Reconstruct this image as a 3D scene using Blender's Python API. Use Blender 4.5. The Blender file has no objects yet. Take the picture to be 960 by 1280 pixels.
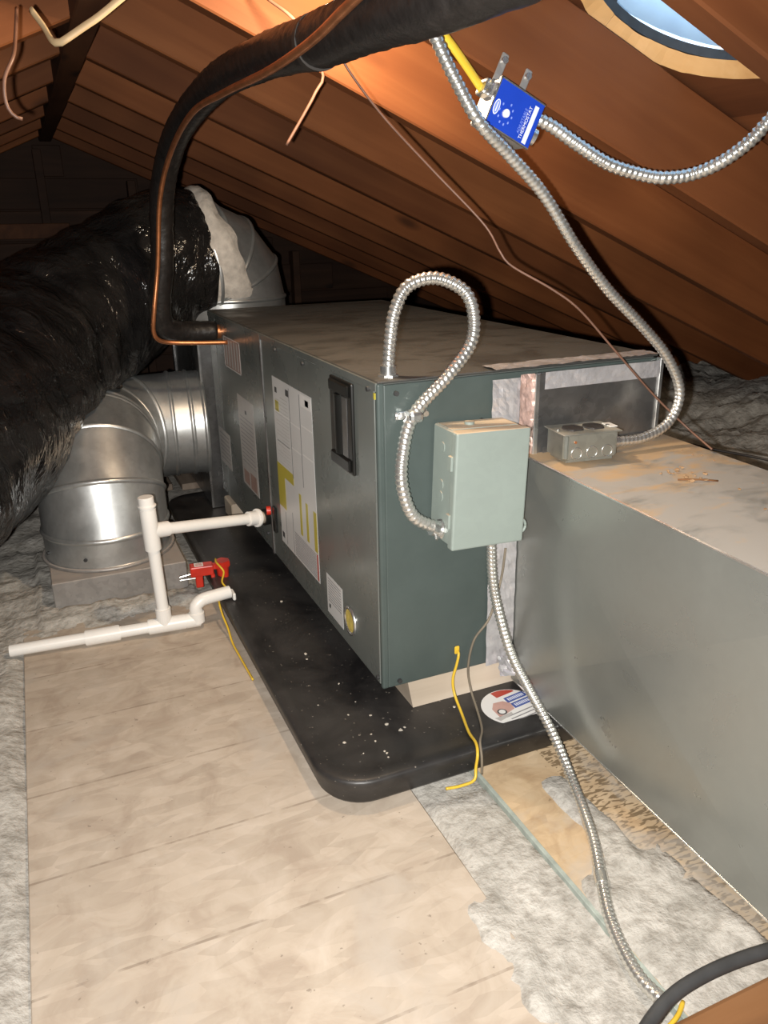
import bpy, bmesh, math, random
from mathutils import Vector, Matrix, noise
random.seed(7)
S = bpy.context.scene
COL = S.collection

# ------------------------------------------------------------------ camera, light, exposure
CAM = Vector((-0.4738, -1.1221, 0.7823))
YAW, PITCH, ROLL, FOC = 0.4051, 0.3503, -0.0189, 994.97
fwd = Vector((math.sin(YAW) * math.cos(PITCH), math.cos(YAW) * math.cos(PITCH), -math.sin(PITCH)))
rgt = Vector((math.cos(YAW), -math.sin(YAW), 0))
up = rgt.cross(fwd)
r2 = rgt * math.cos(ROLL) + up * math.sin(ROLL)
u2 = up * math.cos(ROLL) - rgt * math.sin(ROLL)
cd = bpy.data.cameras.new('camera')
cam = bpy.data.objects.new('camera', cd)
COL.objects.link(cam)
M = Matrix((r2, u2, -fwd)).transposed().to_4x4()
M.translation = CAM
cam.matrix_world = M
cd.sensor_fit = 'VERTICAL'
cd.sensor_height = 36.0
cd.lens = 36.0 * FOC / 1280.0
cd.clip_start = 0.02
S.camera = cam

W = bpy.data.worlds.new('sky')
S.world = W
W.use_nodes = True
W.node_tree.nodes['Background'].inputs[0].default_value = (0.62, 0.80, 1.0, 1)
W.node_tree.nodes['Background'].inputs[1].default_value = 2.2


def lamp(name, loc, power, color, radius):
    l = bpy.data.lights.new(name, 'POINT')
    l.energy = power
    l.color = color
    l.shadow_soft_size = radius
    o = bpy.data.objects.new(name, l)
    o.location = loc
    COL.objects.link(o)
    return o


# the phone's flash, beside the lens, and the attic's own bulb under the ridge
fl = lamp('phone_flash', CAM + r2 * -0.030 + u2 * -0.015, 104, (1.0, 0.975, 0.935), 0.006)
sd = bpy.data.lights.new('phone_flash', 'SPOT')
sd.energy, sd.color, sd.shadow_soft_size = fl.data.energy, fl.data.color, 0.006
sd.spot_size, sd.spot_blend = math.radians(140), 1.0
fl.data = sd
fl.rotation_euler = M.to_euler()
lamp('attic_bulb', (0.01, 0.17, 1.095), 14.0, (1.0, 0.80, 0.55), 0.02)

S.view_settings.view_transform = 'Standard'
S.view_settings.look = 'None'
S.view_settings.gamma = 1
S.view_settings.use_curve_mapping = False
S.view_settings.exposure = 0.22

# ------------------------------------------------------------------ materials
MATS = {}


def newmat(name):
    m = bpy.data.materials.new(name)
    m.use_nodes = True
    nt = m.node_tree
    return m, nt, nt.nodes['Principled BSDF']


def N(nt, t, **kw):
    n = nt.nodes.new(t)
    for k, v in kw.items():
        setattr(n, k, v)
    return n


def ramp(nt, stops):
    r = N(nt, 'ShaderNodeValToRGB')
    e = r.color_ramp.elements
    while len(e) < len(stops):
        e.new(0.5)
    for el, (p, c) in zip(e, stops):
        el.position = p
        el.color = (*c, 1) if len(c) == 3 else c
    return r


def coords(nt, scale=(1, 1, 1), rand=False):
    tc = N(nt, 'ShaderNodeTexCoord')
    mp = N(nt, 'ShaderNodeMapping')
    mp.inputs['Scale'].default_value = scale
    nt.links.new(tc.outputs['Object'], mp.inputs['Vector'])
    if rand:
        oi = N(nt, 'ShaderNodeObjectInfo')
        mu = N(nt, 'ShaderNodeMath', operation='MULTIPLY')
        mu.inputs[1].default_value = 37.0
        nt.links.new(oi.outputs['Random'], mu.inputs[0])
        nt.links.new(mu.outputs[0], mp.inputs['Location'])
    return mp


def noise_tex(nt, vec, scale, detail=4, rough=0.55, dist=0.0):
    t = N(nt, 'ShaderNodeTexNoise')
    t.inputs['Scale'].default_value = scale
    t.inputs['Detail'].default_value = detail
    t.inputs['Roughness'].default_value = rough
    t.inputs['Distortion'].default_value = dist
    nt.links.new(vec.outputs[0], t.inputs['Vector'])
    return t


def mix(nt, fac, a, b, mode='MIX'):
    m = N(nt, 'ShaderNodeMix', data_type='RGBA', blend_type=mode)
    for sock, v in ((m.inputs[0], fac), (m.inputs[6], a), (m.inputs[7], b)):
        if hasattr(v, 'links') or hasattr(v, 'is_linked'):
            nt.links.new(v, sock)
        elif isinstance(v, tuple):
            sock.default_value = (*v, 1)
        else:
            sock.default_value = v
    return m.outputs[2]


def bump(nt, bs, height, strength, dist=0.004):
    b = N(nt, 'ShaderNodeBump')
    b.inputs['Strength'].default_value = strength
    b.inputs['Distance'].default_value = dist
    nt.links.new(height, b.inputs['Height'])
    nt.links.new(b.outputs[0], bs.inputs['Normal'])


def plain(name, col, rough=0.5, metal=0.0, vary=0.12, scale=30, spec=0.5, bmp=0.0, coat=0.0):
    m, nt, bs = newmat(name)
    c = coords(nt)
    t = noise_tex(nt, c, scale)
    lo = tuple(v * (1 - vary) for v in col)
    hi = tuple(min(1, v * (1 + vary)) for v in col)
    r = ramp(nt, [(0.3, lo), (0.7, hi)])
    nt.links.new(t.outputs['Fac'], r.inputs[0])
    nt.links.new(r.outputs[0], bs.inputs['Base Color'])
    bs.inputs['Roughness'].default_value = rough
    bs.inputs['Metallic'].default_value = metal
    bs.inputs['Specular IOR Level'].default_value = spec
    bs.inputs['Coat Weight'].default_value = coat
    if bmp:
        bump(nt, bs, t.outputs['Fac'], bmp)
    MATS[name] = m
    return m


def wood(name, dark, mid, light, axis=0, rough=0.7, rnd=True, knots=True):
    m, nt, bs = newmat(name)
    sc = [15, 15, 15]
    sc[axis] = 1.0
    c = coords(nt, tuple(sc), rnd)
    t = noise_tex(nt, c, 1.0, 4, 0.55, 0.7)
    r = ramp(nt, [(0.22, dark), (0.5, mid), (0.8, light)])
    nt.links.new(t.outputs['Fac'], r.inputs[0])
    out = r.outputs[0]
    c2 = coords(nt, (1, 1, 1), rnd)
    t2 = noise_tex(nt, c2, 2.6, 2)
    r2_ = ramp(nt, [(0.3, (0.62, 0.58, 0.55)), (0.7, (1.12, 1.05, 1.0))])
    nt.links.new(t2.outputs['Fac'], r2_.inputs[0])
    out = mix(nt, 1.0, out, r2_.outputs[0], 'MULTIPLY')
    if rnd:
        oi = N(nt, 'ShaderNodeObjectInfo')
        rr = ramp(nt, [(0.0, (0.78, 0.74, 0.70)), (1.0, (1.15, 1.12, 1.05))])
        nt.links.new(oi.outputs['Random'], rr.inputs[0])
        out = mix(nt, 1.0, out, rr.outputs[0], 'MULTIPLY')
    if knots:
        sc3 = [9, 9, 9]
        sc3[axis] = 3.2
        c3 = coords(nt, tuple(sc3), rnd)
        v = N(nt, 'ShaderNodeTexVoronoi')
        v.inputs['Scale'].default_value = 0.8
        nt.links.new(c3.outputs[0], v.inputs['Vector'])
        rk = ramp(nt, [(0.05, (1, 1, 1)), (0.16, (0, 0, 0))])
        nt.links.new(v.outputs['Distance'], rk.inputs[0])
        out = mix(nt, rk.outputs[0], out, tuple(d * 0.55 for d in dark))
    nt.links.new(out, bs.inputs['Base Color'])
    bs.inputs['Roughness'].default_value = rough
    bs.inputs['Specular IOR Level'].default_value = 0.25
    bump(nt, bs, t.outputs['Fac'], 0.25, 0.003)
    MATS[name] = m
    return m


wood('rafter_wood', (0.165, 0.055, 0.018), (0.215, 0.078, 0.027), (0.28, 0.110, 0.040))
wood('sheathing_wood', (0.12, 0.042, 0.018), (0.20, 0.075, 0.030), (0.27, 0.11, 0.045), axis=1)
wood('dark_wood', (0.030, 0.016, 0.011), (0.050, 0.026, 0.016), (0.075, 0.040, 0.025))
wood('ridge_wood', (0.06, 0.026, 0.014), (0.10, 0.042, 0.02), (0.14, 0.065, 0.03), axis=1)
wood('raw_wood', (0.50, 0.27, 0.10), (0.62, 0.37, 0.15), (0.72, 0.46, 0.22), rnd=False, knots=False)
wood('joist_wood', (0.16, 0.075, 0.035), (0.28, 0.14, 0.06), (0.36, 0.20, 0.10), rnd=False, knots=False)
wood('old_wood', (0.16, 0.13, 0.11), (0.26, 0.22, 0.19), (0.36, 0.32, 0.28), axis=1)
wood('block_wood', (0.52, 0.45, 0.36), (0.62, 0.55, 0.45), (0.70, 0.64, 0.55), rnd=False, knots=False)


def osb(name, base, pale, darkc, dust, lines=None, dustlevel=0.5, stamp=False):
    """oriented strand board: chips, a film of dust in patches, printed nailing lines"""
    m, nt, bs = newmat(name)
    c = coords(nt)
    t = noise_tex(nt, c, 14, 5, 0.6, 0.8)
    cs = coords(nt, (18, 60, 30))
    vo = N(nt, 'ShaderNodeTexVoronoi')
    vo.inputs['Scale'].default_value = 1.0
    nt.links.new(cs.outputs[0], vo.inputs['Vector'])
    bw = N(nt, 'ShaderNodeRGBToBW')
    nt.links.new(vo.outputs['Color'], bw.inputs[0])
    r = ramp(nt, [(0.32, darkc), (0.5, base), (0.72, pale)])
    nt.links.new(t.outputs['Fac'], r.inputs[0])
    r3 = ramp(nt, [(0.0, (0.86, 0.85, 0.84)), (1.0, (1.06, 1.06, 1.06))])
    nt.links.new(bw.outputs[0], r3.inputs[0])
    out = mix(nt, 1.0, r.outputs[0], r3.outputs[0], 'MULTIPLY')
    # dark flecks
    fl = noise_tex(nt, c, 95, 2, 0.5)
    rf = ramp(nt, [(0.235, (0.7, 0.7, 0.7)), (0.27, (0, 0, 0))])
    nt.links.new(fl.outputs['Fac'], rf.inputs[0])
    out = mix(nt, rf.outputs[0], out, tuple(d * 0.55 for d in darkc))
    sep = N(nt, 'ShaderNodeSeparateXYZ')
    nt.links.new(c.outputs[0], sep.inputs[0])
    if lines:
        for ly in lines:
            sb = N(nt, 'ShaderNodeMath', operation='SUBTRACT')
            sb.inputs[1].default_value = ly
            nt.links.new(sep.outputs[1], sb.inputs[0])
            ab = N(nt, 'ShaderNodeMath', operation='ABSOLUTE')
            nt.links.new(sb.outputs[0], ab.inputs[0])
            lt = N(nt, 'ShaderNodeMath', operation='LESS_THAN')
            lt.inputs[1].default_value = 0.0021
            nt.links.new(ab.outputs[0], lt.inputs[0])
            gap = noise_tex(nt, c, 34, 3)
            rg = ramp(nt, [(0.36, (0, 0, 0)), (0.58, (0.48, 0.48, 0.48))])
            nt.links.new(gap.outputs['Fac'], rg.inputs[0])
            mu = N(nt, 'ShaderNodeMath', operation='MULTIPLY')
            nt.links.new(lt.outputs[0], mu.inputs[0])
            nt.links.new(rg.outputs[0], mu.inputs[1])
            out = mix(nt, mu.outputs[0], out, (0.17, 0.125, 0.09))
    if stamp:
        # ink stamping along the board, too smeared to read
        cst = coords(nt, (60, 190, 1))
        st = noise_tex(nt, cst, 1.0, 1, 0.4, 0.6)
        rs = ramp(nt, [(0.50, (0, 0, 0)), (0.56, (1, 1, 1))])
        nt.links.new(st.outputs['Fac'], rs.inputs[0])
        g1 = N(nt, 'ShaderNodeMath', operation='GREATER_THAN')
        g1.inputs[1].default_value = 0.225
        nt.links.new(sep.outputs[0], g1.inputs[0])
        m1 = N(nt, 'ShaderNodeMath', operation='MULTIPLY')
        nt.links.new(rs.outputs[0], m1.inputs[0])
        nt.links.new(g1.outputs[0], m1.inputs[1])
        out = mix(nt, m1.outputs[0], out, (0.22, 0.155, 0.09))
    # dust
    d1 = noise_tex(nt, c, 5.5, 6, 0.62, 0.5)
    rd = ramp(nt, [(dustlevel - 0.06, (0, 0, 0)), (dustlevel + 0.10, (0.9, 0.9, 0.9))])
    nt.links.new(d1.outputs['Fac'], rd.inputs[0])
    out = mix(nt, rd.outputs[0], out, dust)
    nt.links.new(out, bs.inputs['Base Color'])
    bs.inputs['Roughness'].default_value = 0.75
    bs.inputs['Specular IOR Level'].default_value = 0.2
    bump(nt, bs, t.outputs['Fac'], 0.3, 0.003)
    MATS[name] = m


osb('osb_floor', (0.48, 0.405, 0.325), (0.54, 0.465, 0.385), (0.41, 0.335, 0.265), (0.45, 0.395, 0.335),
    lines=[0.495, 0.297, 0.097, -0.102, -0.30, -0.50, -0.70], dustlevel=0.60)
osb('osb_plank', (0.54, 0.40, 0.25), (0.62, 0.48, 0.32), (0.42, 0.29, 0.17), (0.45, 0.41, 0.36), dustlevel=0.53, stamp=True)


def insulation():
    m, nt, bs = newmat('insulation')
    c = coords(nt)
    a = noise_tex(nt, c, 17, 6, 0.68)
    b = noise_tex(nt, c, 60, 4, 0.6)
    r = ramp(nt, [(0.32, (0.33, 0.312, 0.278)), (0.50, (0.44, 0.418, 0.378)), (0.68, (0.53, 0.505, 0.46))])
    nt.links.new(a.outputs['Fac'], r.inputs[0])
    r2_ = ramp(nt, [(0.30, (0.74, 0.72, 0.70)), (0.55, (1.08, 1.08, 1.08))])
    nt.links.new(b.outputs['Fac'], r2_.inputs[0])
    out = mix(nt, 1.0, r.outputs[0], r2_.outputs[0], 'MULTIPLY')
    nt.links.new(out, bs.inputs['Base Color'])
    bs.inputs['Roughness'].default_value = 0.95
    bs.inputs['Specular IOR Level'].default_value = 0.05
    bump(nt, bs, b.outputs['Fac'], 0.7, 0.008)
    MATS['insulation'] = m


insulation()


def steel(name, col, rough, metal, spangle=0.12, dust=None, dustlevel=0.5, smear=0.2, bmp=0.0, dust2=None):
    m, nt, bs = newmat(name)
    c = coords(nt)
    v = N(nt, 'ShaderNodeTexVoronoi')
    v.inputs['Scale'].default_value = 90
    nt.links.new(c.outputs[0], v.inputs['Vector'])
    bw = N(nt, 'ShaderNodeRGBToBW')
    nt.links.new(v.outputs['Color'], bw.inputs[0])
    r = ramp(nt, [(0.0, tuple(k * (1 - spangle) for k in col)), (1.0, tuple(min(1, k * (1 + spangle)) for k in col))])
    nt.links.new(bw.outputs[0], r.inputs[0])
    t = noise_tex(nt, c, 7, 5, 0.6, 0.4)
    r2_ = ramp(nt, [(0.3, (1 - smear,) * 3), (0.7, (1 + smear * 0.5,) * 3)])
    nt.links.new(t.outputs['Fac'], r2_.inputs[0])
    out = mix(nt, 1.0, r.outputs[0], r2_.outputs[0], 'MULTIPLY')
    rr = ramp(nt, [(0.3, (max(0.05, rough - 0.07),) * 3), (0.7, (rough + 0.09,) * 3)])
    nt.links.new(t.outputs['Fac'], rr.inputs[0])
    ro, me = rr.outputs[0], None
    bs.inputs['Metallic'].default_value = metal
    if dust:
        # dust settled on the faces that look up
        g = N(nt, 'ShaderNodeNewGeometry')
        sp = N(nt, 'ShaderNodeSeparateXYZ')
        nt.links.new(g.outputs['Normal'], sp.inputs[0])
        upn = ramp(nt, [(0.6, (0, 0, 0)), (0.9, (1, 1, 1))])
        nt.links.new(sp.outputs[2], upn.inputs[0])
        cd_ = coords(nt, (1.0, 1.6, 1))
        dn = noise_tex(nt, cd_, 7.5, 6, 0.65, 0.6)
        rd = ramp(nt, [(dustlevel - 0.12, (0.12, 0.12, 0.12)), (dustlevel + 0.10, (0.95, 0.95, 0.95))])
        nt.links.new(dn.outputs['Fac'], rd.inputs[0])
        mu = N(nt, 'ShaderNodeMath', operation='MULTIPLY')
        nt.links.new(upn.outputs[0], mu.inputs[0])
        nt.links.new(rd.outputs[0], mu.inputs[1])
        if dust2:
            dn2 = noise_tex(nt, cd_, 9, 5, 0.6, 0.8)
            sp2 = N(nt, 'ShaderNodeSeparateXYZ')
            nt.links.new(c.outputs[0], sp2.inputs[0])
            # the spill lies towards the far right of the duct top
            md = N(nt, 'ShaderNodeMath', operation='MULTIPLY_ADD')
            md.inputs[1].default_value = 1.1
            md.inputs[2].default_value = 0.22
            nt.links.new(sp2.outputs[1], md.inputs[0])
            ad = N(nt, 'ShaderNodeMath', operation='ADD')
            nt.links.new(md.outputs[0], ad.inputs[0])
            nt.links.new(dn2.outputs['Fac'], ad.inputs[1])
            rd2 = ramp(nt, [(0.44, (0, 0, 0)), (0.60, (0.9, 0.9, 0.9))])
            nt.links.new(ad.outputs[0], rd2.inputs[0])
            dust = mix(nt, rd2.outputs[0], dust, dust2)
        out = mix(nt, mu.outputs[0], out, dust)
        ro = mix(nt, mu.outputs[0], ro, (0.9, 0.9, 0.9))
        me = N(nt, 'ShaderNodeMath', operation='MULTIPLY_ADD')
        nt.links.new(mu.outputs[0], me.inputs[0])
        me.inputs[1].default_value = -metal
        me.inputs[2].default_value = metal
        nt.links.new(me.outputs[0], bs.inputs['Metallic'])
    nt.links.new(out, bs.inputs['Base Color'])
    nt.links.new(ro, bs.inputs['Roughness'])
    if bmp:
        t3 = noise_tex(nt, c, 5, 2)
        bump(nt, bs, t3.outputs['Fac'], bmp, 0.01)
    MATS[name] = m


steel('galvanized', (0.60, 0.61, 0.60), 0.36, 0.80, spangle=0.06, bmp=0.08)
steel('duct_steel', (0.31, 0.318, 0.295), 0.30, 0.62, spangle=0.015, smear=0.06, dust=(0.40, 0.37, 0.33), dustlevel=0.42, bmp=0.03, dust2=(0.54, 0.36, 0.19))
steel('plate_steel', (0.30, 0.295, 0.29), 0.30, 0.85, smear=0.25, bmp=0.2)
steel('cabinet_paint_lit', (0.175, 0.188, 0.174), 0.28, 0.25, spangle=0.01, smear=0.12,  # same paint as the front, lightened to stand in for reflected light
      dust=(0.062, 0.058, 0.052), dustlevel=0.50, bmp=0.05)
steel('top_steel_darkened', (0.105, 0.104, 0.098), 0.36, 0.5, spangle=0.02, smear=0.2, dust=(0.058, 0.053, 0.046), dustlevel=0.52)  # top's steel and dust colours darkened to offset the bulb close above
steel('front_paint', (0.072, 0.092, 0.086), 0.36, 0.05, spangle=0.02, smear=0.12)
steel('disconnect_paint', (0.27, 0.315, 0.285), 0.42, 0.0, spangle=0.02, smear=0.06, dust=(0.62, 0.48, 0.33), dustlevel=0.35)
steel('outlet_steel', (0.36, 0.37, 0.33), 0.34, 0.7, dust=(0.40, 0.36, 0.29), dustlevel=0.55)
steel('conduit_steel', (0.80, 0.79, 0.74), 0.28, 0.85, spangle=0.05, smear=0.08)
steel('bright_steel', (0.75, 0.75, 0.73), 0.25, 0.9, spangle=0.05)
steel('boot_steel', (0.36, 0.34, 0.32), 0.45, 0.5, dust=(0.36, 0.31, 0.27), dustlevel=0.42)
plain('foil', (0.72, 0.70, 0.71), 0.32, 0.6, 0.12, 40, bmp=0.5)
plain('foil_pink', (0.66, 0.46, 0.40), 0.35, 0.45, 0.3, 60, bmp=0.6)
plain('black_plastic', (0.012, 0.011, 0.011), 0.22, 0, 0.3, 14, bmp=0.35)
plain('latch_black', (0.012, 0.012, 0.011), 0.3, 0, 0.2)
plain('rubber', (0.013, 0.011, 0.010), 0.42, 0, 0.3, 60, bmp=0.5)
plain('copper', (0.62, 0.25, 0.11), 0.35, 0.85, 0.2, 40)
plain('pvc', (0.80, 0.775, 0.73), 0.35, 0, 0.04, 12)
plain('pipe_cement', (0.42, 0.36, 0.28), 0.6, 0, 0.3)
plain('red_plastic', (0.62, 0.035, 0.018), 0.35, 0, 0.1)
plain('yellow_wire', (0.72, 0.47, 0.04), 0.4, 0, 0.1)
plain('yellow_cable', (0.70, 0.47, 0.035), 0.45, 0, 0.08)
plain('white_cable', (0.50, 0.37, 0.21), 0.5, 0, 0.1)
plain('brown_wire', (0.17, 0.085, 0.055), 0.45, 0, 0.15)
plain('grey_wire', (0.20, 0.165, 0.12), 0.7, 0, 0.2)
plain('black_wire', (0.022, 0.018, 0.015), 0.5, 0, 0.2)
plain('cable_grey', (0.05, 0.05, 0.05), 0.5, 0, 0.2)
plain('blue_label', (0.012, 0.052, 0.44), 0.35, 0, 0.05)
plain('white_ink', (0.72, 0.75, 0.85), 0.4, 0, 0.04)
plain('pale_blue_ink', (0.20, 0.28, 0.70), 0.4, 0, 0.04)
plain('paper', (0.66, 0.65, 0.63), 0.4, 0, 0.05, 8)
plain('paper_dim', (0.48, 0.455, 0.43), 0.45, 0, 0.08, 8)
plain('paper_bright', (0.80, 0.78, 0.75), 0.4, 0, 0.03, 8)
plain('ink_line', (0.24, 0.23, 0.235), 0.5, 0, 0.1)
plain('ink_dark', (0.06, 0.06, 0.06), 0.5, 0, 0.1)
plain('ink_yellow', (0.50, 0.42, 0.05), 0.4, 0, 0.08, 8)
plain('ink_red', (0.45, 0.06, 0.04), 0.4, 0, 0.08)
plain('ink_brown', (0.36, 0.24, 0.20), 0.45, 0, 0.1)
plain('ink_blue', (0.06, 0.10, 0.33), 0.4, 0, 0.08)
plain('ink_skin', (0.55, 0.33, 0.28), 0.4, 0, 0.1)
plain('fiberglass_yellow', (0.55, 0.42, 0.09), 0.9, 0, 0.25, 90)
plain('fiberglass_white', (0.56, 0.51, 0.45), 0.95, 0, 0.2, 40, bmp=1.0)
plain('outlet_face', (0.030, 0.026, 0.024), 0.55, 0, 0.3)
plain('tape_yellow', (0.5, 0.42, 0.05), 0.5)
plain('felt', (0.03, 0.03, 0.032), 0.8, 0, 0.2)
plain('vent_metal', (0.62, 0.66, 0.70), 0.5, 0.2, 0.06)
m_, nt_, bs_ = newmat('vent_dome')
tr_ = N(nt_, 'ShaderNodeBsdfTranslucent')
tr_.inputs[0].default_value = (0.70, 0.84, 0.95, 1)
c_ = coords(nt_)
n_t = noise_tex(nt_, c_, 12)
r_t = ramp(nt_, [(0.3, (0.62, 0.76, 0.88)), (0.7, (0.74, 0.88, 0.97))])
nt_.links.new(n_t.outputs['Fac'], r_t.inputs[0])
nt_.links.new(r_t.outputs[0], tr_.inputs[0])
nt_.links.new(r_t.outputs[0], bs_.inputs['Base Color'])
mx_ = N(nt_, 'ShaderNodeMixShader')
mx_.inputs[0].default_value = 0.6
nt_.links.new(bs_.outputs[0], mx_.inputs[1])
nt_.links.new(tr_.outputs[0], mx_.inputs[2])
nt_.links.new(mx_.outputs[0], nt_.nodes['Material Output'].inputs['Surface'])
MATS['vent_dome'] = m_
plain('dark_metal', (0.05, 0.05, 0.05), 0.5, 0.3, 0.2)
plain('chip', (0.50, 0.45, 0.38), 0.8, 0, 0.2)
plain('edge_paint', (0.33, 0.37, 0.33), 0.7, 0, 0.2, 60)
plain('dirt', (0.34, 0.21, 0.11), 0.95, 0, 0.3, 60)


def pan_mat():
    m, nt, bs = newmat('pan_plastic')
    c = coords(nt)
    a = noise_tex(nt, c, 6, 5, 0.65, 0.5)
    r = ramp(nt, [(0.35, (0.012, 0.011, 0.011)), (0.75, (0.050, 0.046, 0.043))])
    nt.links.new(a.outputs['Fac'], r.inputs[0])
    b = noise_tex(nt, c, 150, 2, 0.5)
    r2_ = ramp(nt, [(0.71, (0, 0, 0)), (0.76, (0.7, 0.7, 0.7))])
    nt.links.new(b.outputs['Fac'], r2_.inputs[0])
    out = mix(nt, r2_.outputs[0], r.outputs[0], (0.34, 0.30, 0.25))
    nt.links.new(out, bs.inputs['Base Color'])
    bs.inputs['Roughness'].default_value = 0.42
    bump(nt, bs, a.outputs['Fac'], 0.2, 0.004)
    MATS['pan_plastic'] = m


pan_mat()


def flex_mat():
    m, nt, bs = newmat('flex_jacket')
    c = coords(nt, (1, 1, 1))
    a = noise_tex(nt, c, 7, 4, 0.5, 1.2)
    bs.inputs['Base Color'].default_value = (0.014, 0.013, 0.013, 1)
    r = ramp(nt, [(0.35, (0.008, 0.0075, 0.0075)), (0.75, (0.026, 0.023, 0.021))])
    nt.links.new(a.outputs['Fac'], r.inputs[0])
    nt.links.new(r.outputs[0], bs.inputs['Base Color'])
    bs.inputs['Roughness'].default_value = 0.16
    cc_ = coords(nt, (1, 1, 0.45))
    w_ = noise_tex(nt, cc_, 19, 3, 0.5, 2.2)
    am = N(nt, 'ShaderNodeMath', operation='MULTIPLY_ADD')
    am.inputs[1].default_value = 0.45
    nt.links.new(w_.outputs['Fac'], am.inputs[0])
    nt.links.new(a.outputs['Fac'], am.inputs[2])
    bump(nt, bs, am.outputs[0], 0.8, 0.025)
    MATS['flex_jacket'] = m


flex_mat()


# ------------------------------------------------------------------ mesh helpers
def tag(o, label=None, cat=None, group=None, kind=None):
    if label:
        o['label'] = label
    if cat:
        o['category'] = cat
    if group:
        o['group'] = group
    if kind:
        o['kind'] = kind
    return o


def link(name, bm, mat, parent=None, smooth=False, loc=None, rot=None):
    me = bpy.data.meshes.new(name)
    bmesh.ops.recalc_face_normals(bm, faces=bm.faces[:])
    bm.to_mesh(me)
    bm.free()
    if mat:
        me.materials.append(MATS[mat])
    if smooth:
        for f in me.polygons:
            f.use_smooth = True
    o = bpy.data.objects.new(name, me)
    COL.objects.link(o)
    if parent:
        o.parent = parent
    if loc:
        o.location = loc
    if rot:
        o.rotation_euler = rot
    return o


def empty(name, loc=(0, 0, 0), rot=(0, 0, 0)):
    o = bpy.data.objects.new(name, None)
    COL.objects.link(o)
    o.location = loc
    o.rotation_euler = rot
    o.empty_display_size = 0.05
    return o


def box_bm(x0, x1, y0, y1, z0, z1, bev=0.0, seg=1, bm=None):
    b = bmesh.new()
    bmesh.ops.create_cube(b, size=1.0)
    bmesh.ops.scale(b, vec=(x1 - x0, y1 - y0, z1 - z0), verts=b.verts)
    bmesh.ops.translate(b, vec=((x0 + x1) / 2, (y0 + y1) / 2, (z0 + z1) / 2), verts=b.verts)
    if bev:
        bmesh.ops.bevel(b, geom=b.edges[:], offset=bev, segments=seg, affect='EDGES', profile=0.5)
    if bm is None:
        return b
    me = bpy.data.meshes.new('tmp')
    b.to_mesh(me)
    b.free()
    bm.from_mesh(me)
    bpy.data.meshes.remove(me)
    return bm


def box(name, x0, x1, y0, y1, z0, z1, mat, parent=None, bev=0.0, seg=1, **k):
    return link(name, box_bm(x0, x1, y0, y1, z0, z1, bev, seg), mat, parent, **k)


def cyl_bm(p0, p1, r0, r1=None, seg=20, bm=None, caps=True):
    p0, p1 = Vector(p0), Vector(p1)
    r1 = r0 if r1 is None else r1
    d = p1 - p0
    b = bm or bmesh.new()
    rot = d.to_track_quat('Z', 'Y').to_matrix().to_4x4()
    rot.translation = (p0 + p1) / 2
    bmesh.ops.create_cone(b, cap_ends=caps, segments=seg, radius1=r0, radius2=r1, depth=d.length, matrix=rot)
    return b


def cyl(name, p0, p1, r0, mat, parent=None, r1=None, seg=20, **k):
    o = link(name, cyl_bm(p0, p1, r0, r1, seg), mat, parent, **k)
    shade_auto(o)
    return o


def shade_auto(o, ang=40):
    me = o.data
    for f in me.polygons:
        f.use_smooth = True
    bm = bmesh.new()
    bm.from_mesh(me)
    lim = math.radians(ang)
    for e in bm.edges:
        e.smooth = (len(e.link_faces) == 2 and e.calc_face_angle(0) < lim)
    bm.to_mesh(me)
    bm.free()


def spline(pts, step):
    """Catmull-Rom through pts, resampled at an even step"""
    P = [Vector(p) for p in pts]
    P = [P[0] * 2 - P[1]] + P + [P[-1] * 2 - P[-2]]
    dense = []
    for i in range(1, len(P) - 2):
        for k in range(24):
            t = k / 24
            a, b, c, d = P[i - 1], P[i], P[i + 1], P[i + 2]
            dense.append(0.5 * ((2 * b) + (c - a) * t + (2 * a - 5 * b + 4 * c - d) * t * t + (3 * b - a - 3 * c + d) * t ** 3))
    dense.append(P[-2])
    out = [dense[0]]
    acc = 0.0
    for i in range(1, len(dense)):
        seg = (dense[i] - dense[i - 1]).length
        while seg > 0 and acc + seg >= step:
            t = (step - acc) / seg
            q = dense[i - 1].lerp(dense[i], t)
            out.append(q)
            dense[i - 1] = q
            seg = (dense[i] - q).length
            acc = 0.0
        acc += seg
    if (out[-1] - dense[-1]).length > step * 0.3:
        out.append(dense[-1])
    return out


def sweep_bm(path, rad, seg=10, caps=True, bm=None, squash=1.0, twist_rad=None):
    """round sweep along a list of points; rad is a number or f(i, n, angle)"""
    b = bm or bmesh.new()
    n = len(path)
    T = []
    for i in range(n):
        a = path[max(0, i - 1)]
        c = path[min(n - 1, i + 1)]
        T.append((c - a).normalized())
    ref = Vector((0, 0, 1)) if abs(T[0].z) < 0.9 else Vector((1, 0, 0))
    nrm = (ref - T[0] * ref.dot(T[0])).normalized()
    rings = []
    for i in range(n):
        if i:
            nrm = (nrm - T[i] * nrm.dot(T[i])).normalized()
        bi = T[i].cross(nrm)
        ring = []
        for k in range(seg):
            a = 2 * math.pi * k / seg
            r = rad(i, n, a) if callable(rad) else rad
            ring.append(b.verts.new(path[i] + nrm * (math.cos(a) * r) + bi * (math.sin(a) * r * squash)))
        rings.append(ring)
    for i in range(n - 1):
        for k in range(seg):
            b.faces.new((rings[i][k], rings[i][(k + 1) % seg], rings[i + 1][(k + 1) % seg], rings[i + 1][k]))
    if caps:
        b.faces.new(rings[0][::-1])
        b.faces.new(rings[-1])
    return b


def wire(name, pts, r, mat, parent=None, step=0.012, seg=8, squash=1.0):
    return link(name, sweep_bm(spline(pts, step), r, seg, squash=squash), mat, parent, smooth=True)


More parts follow.
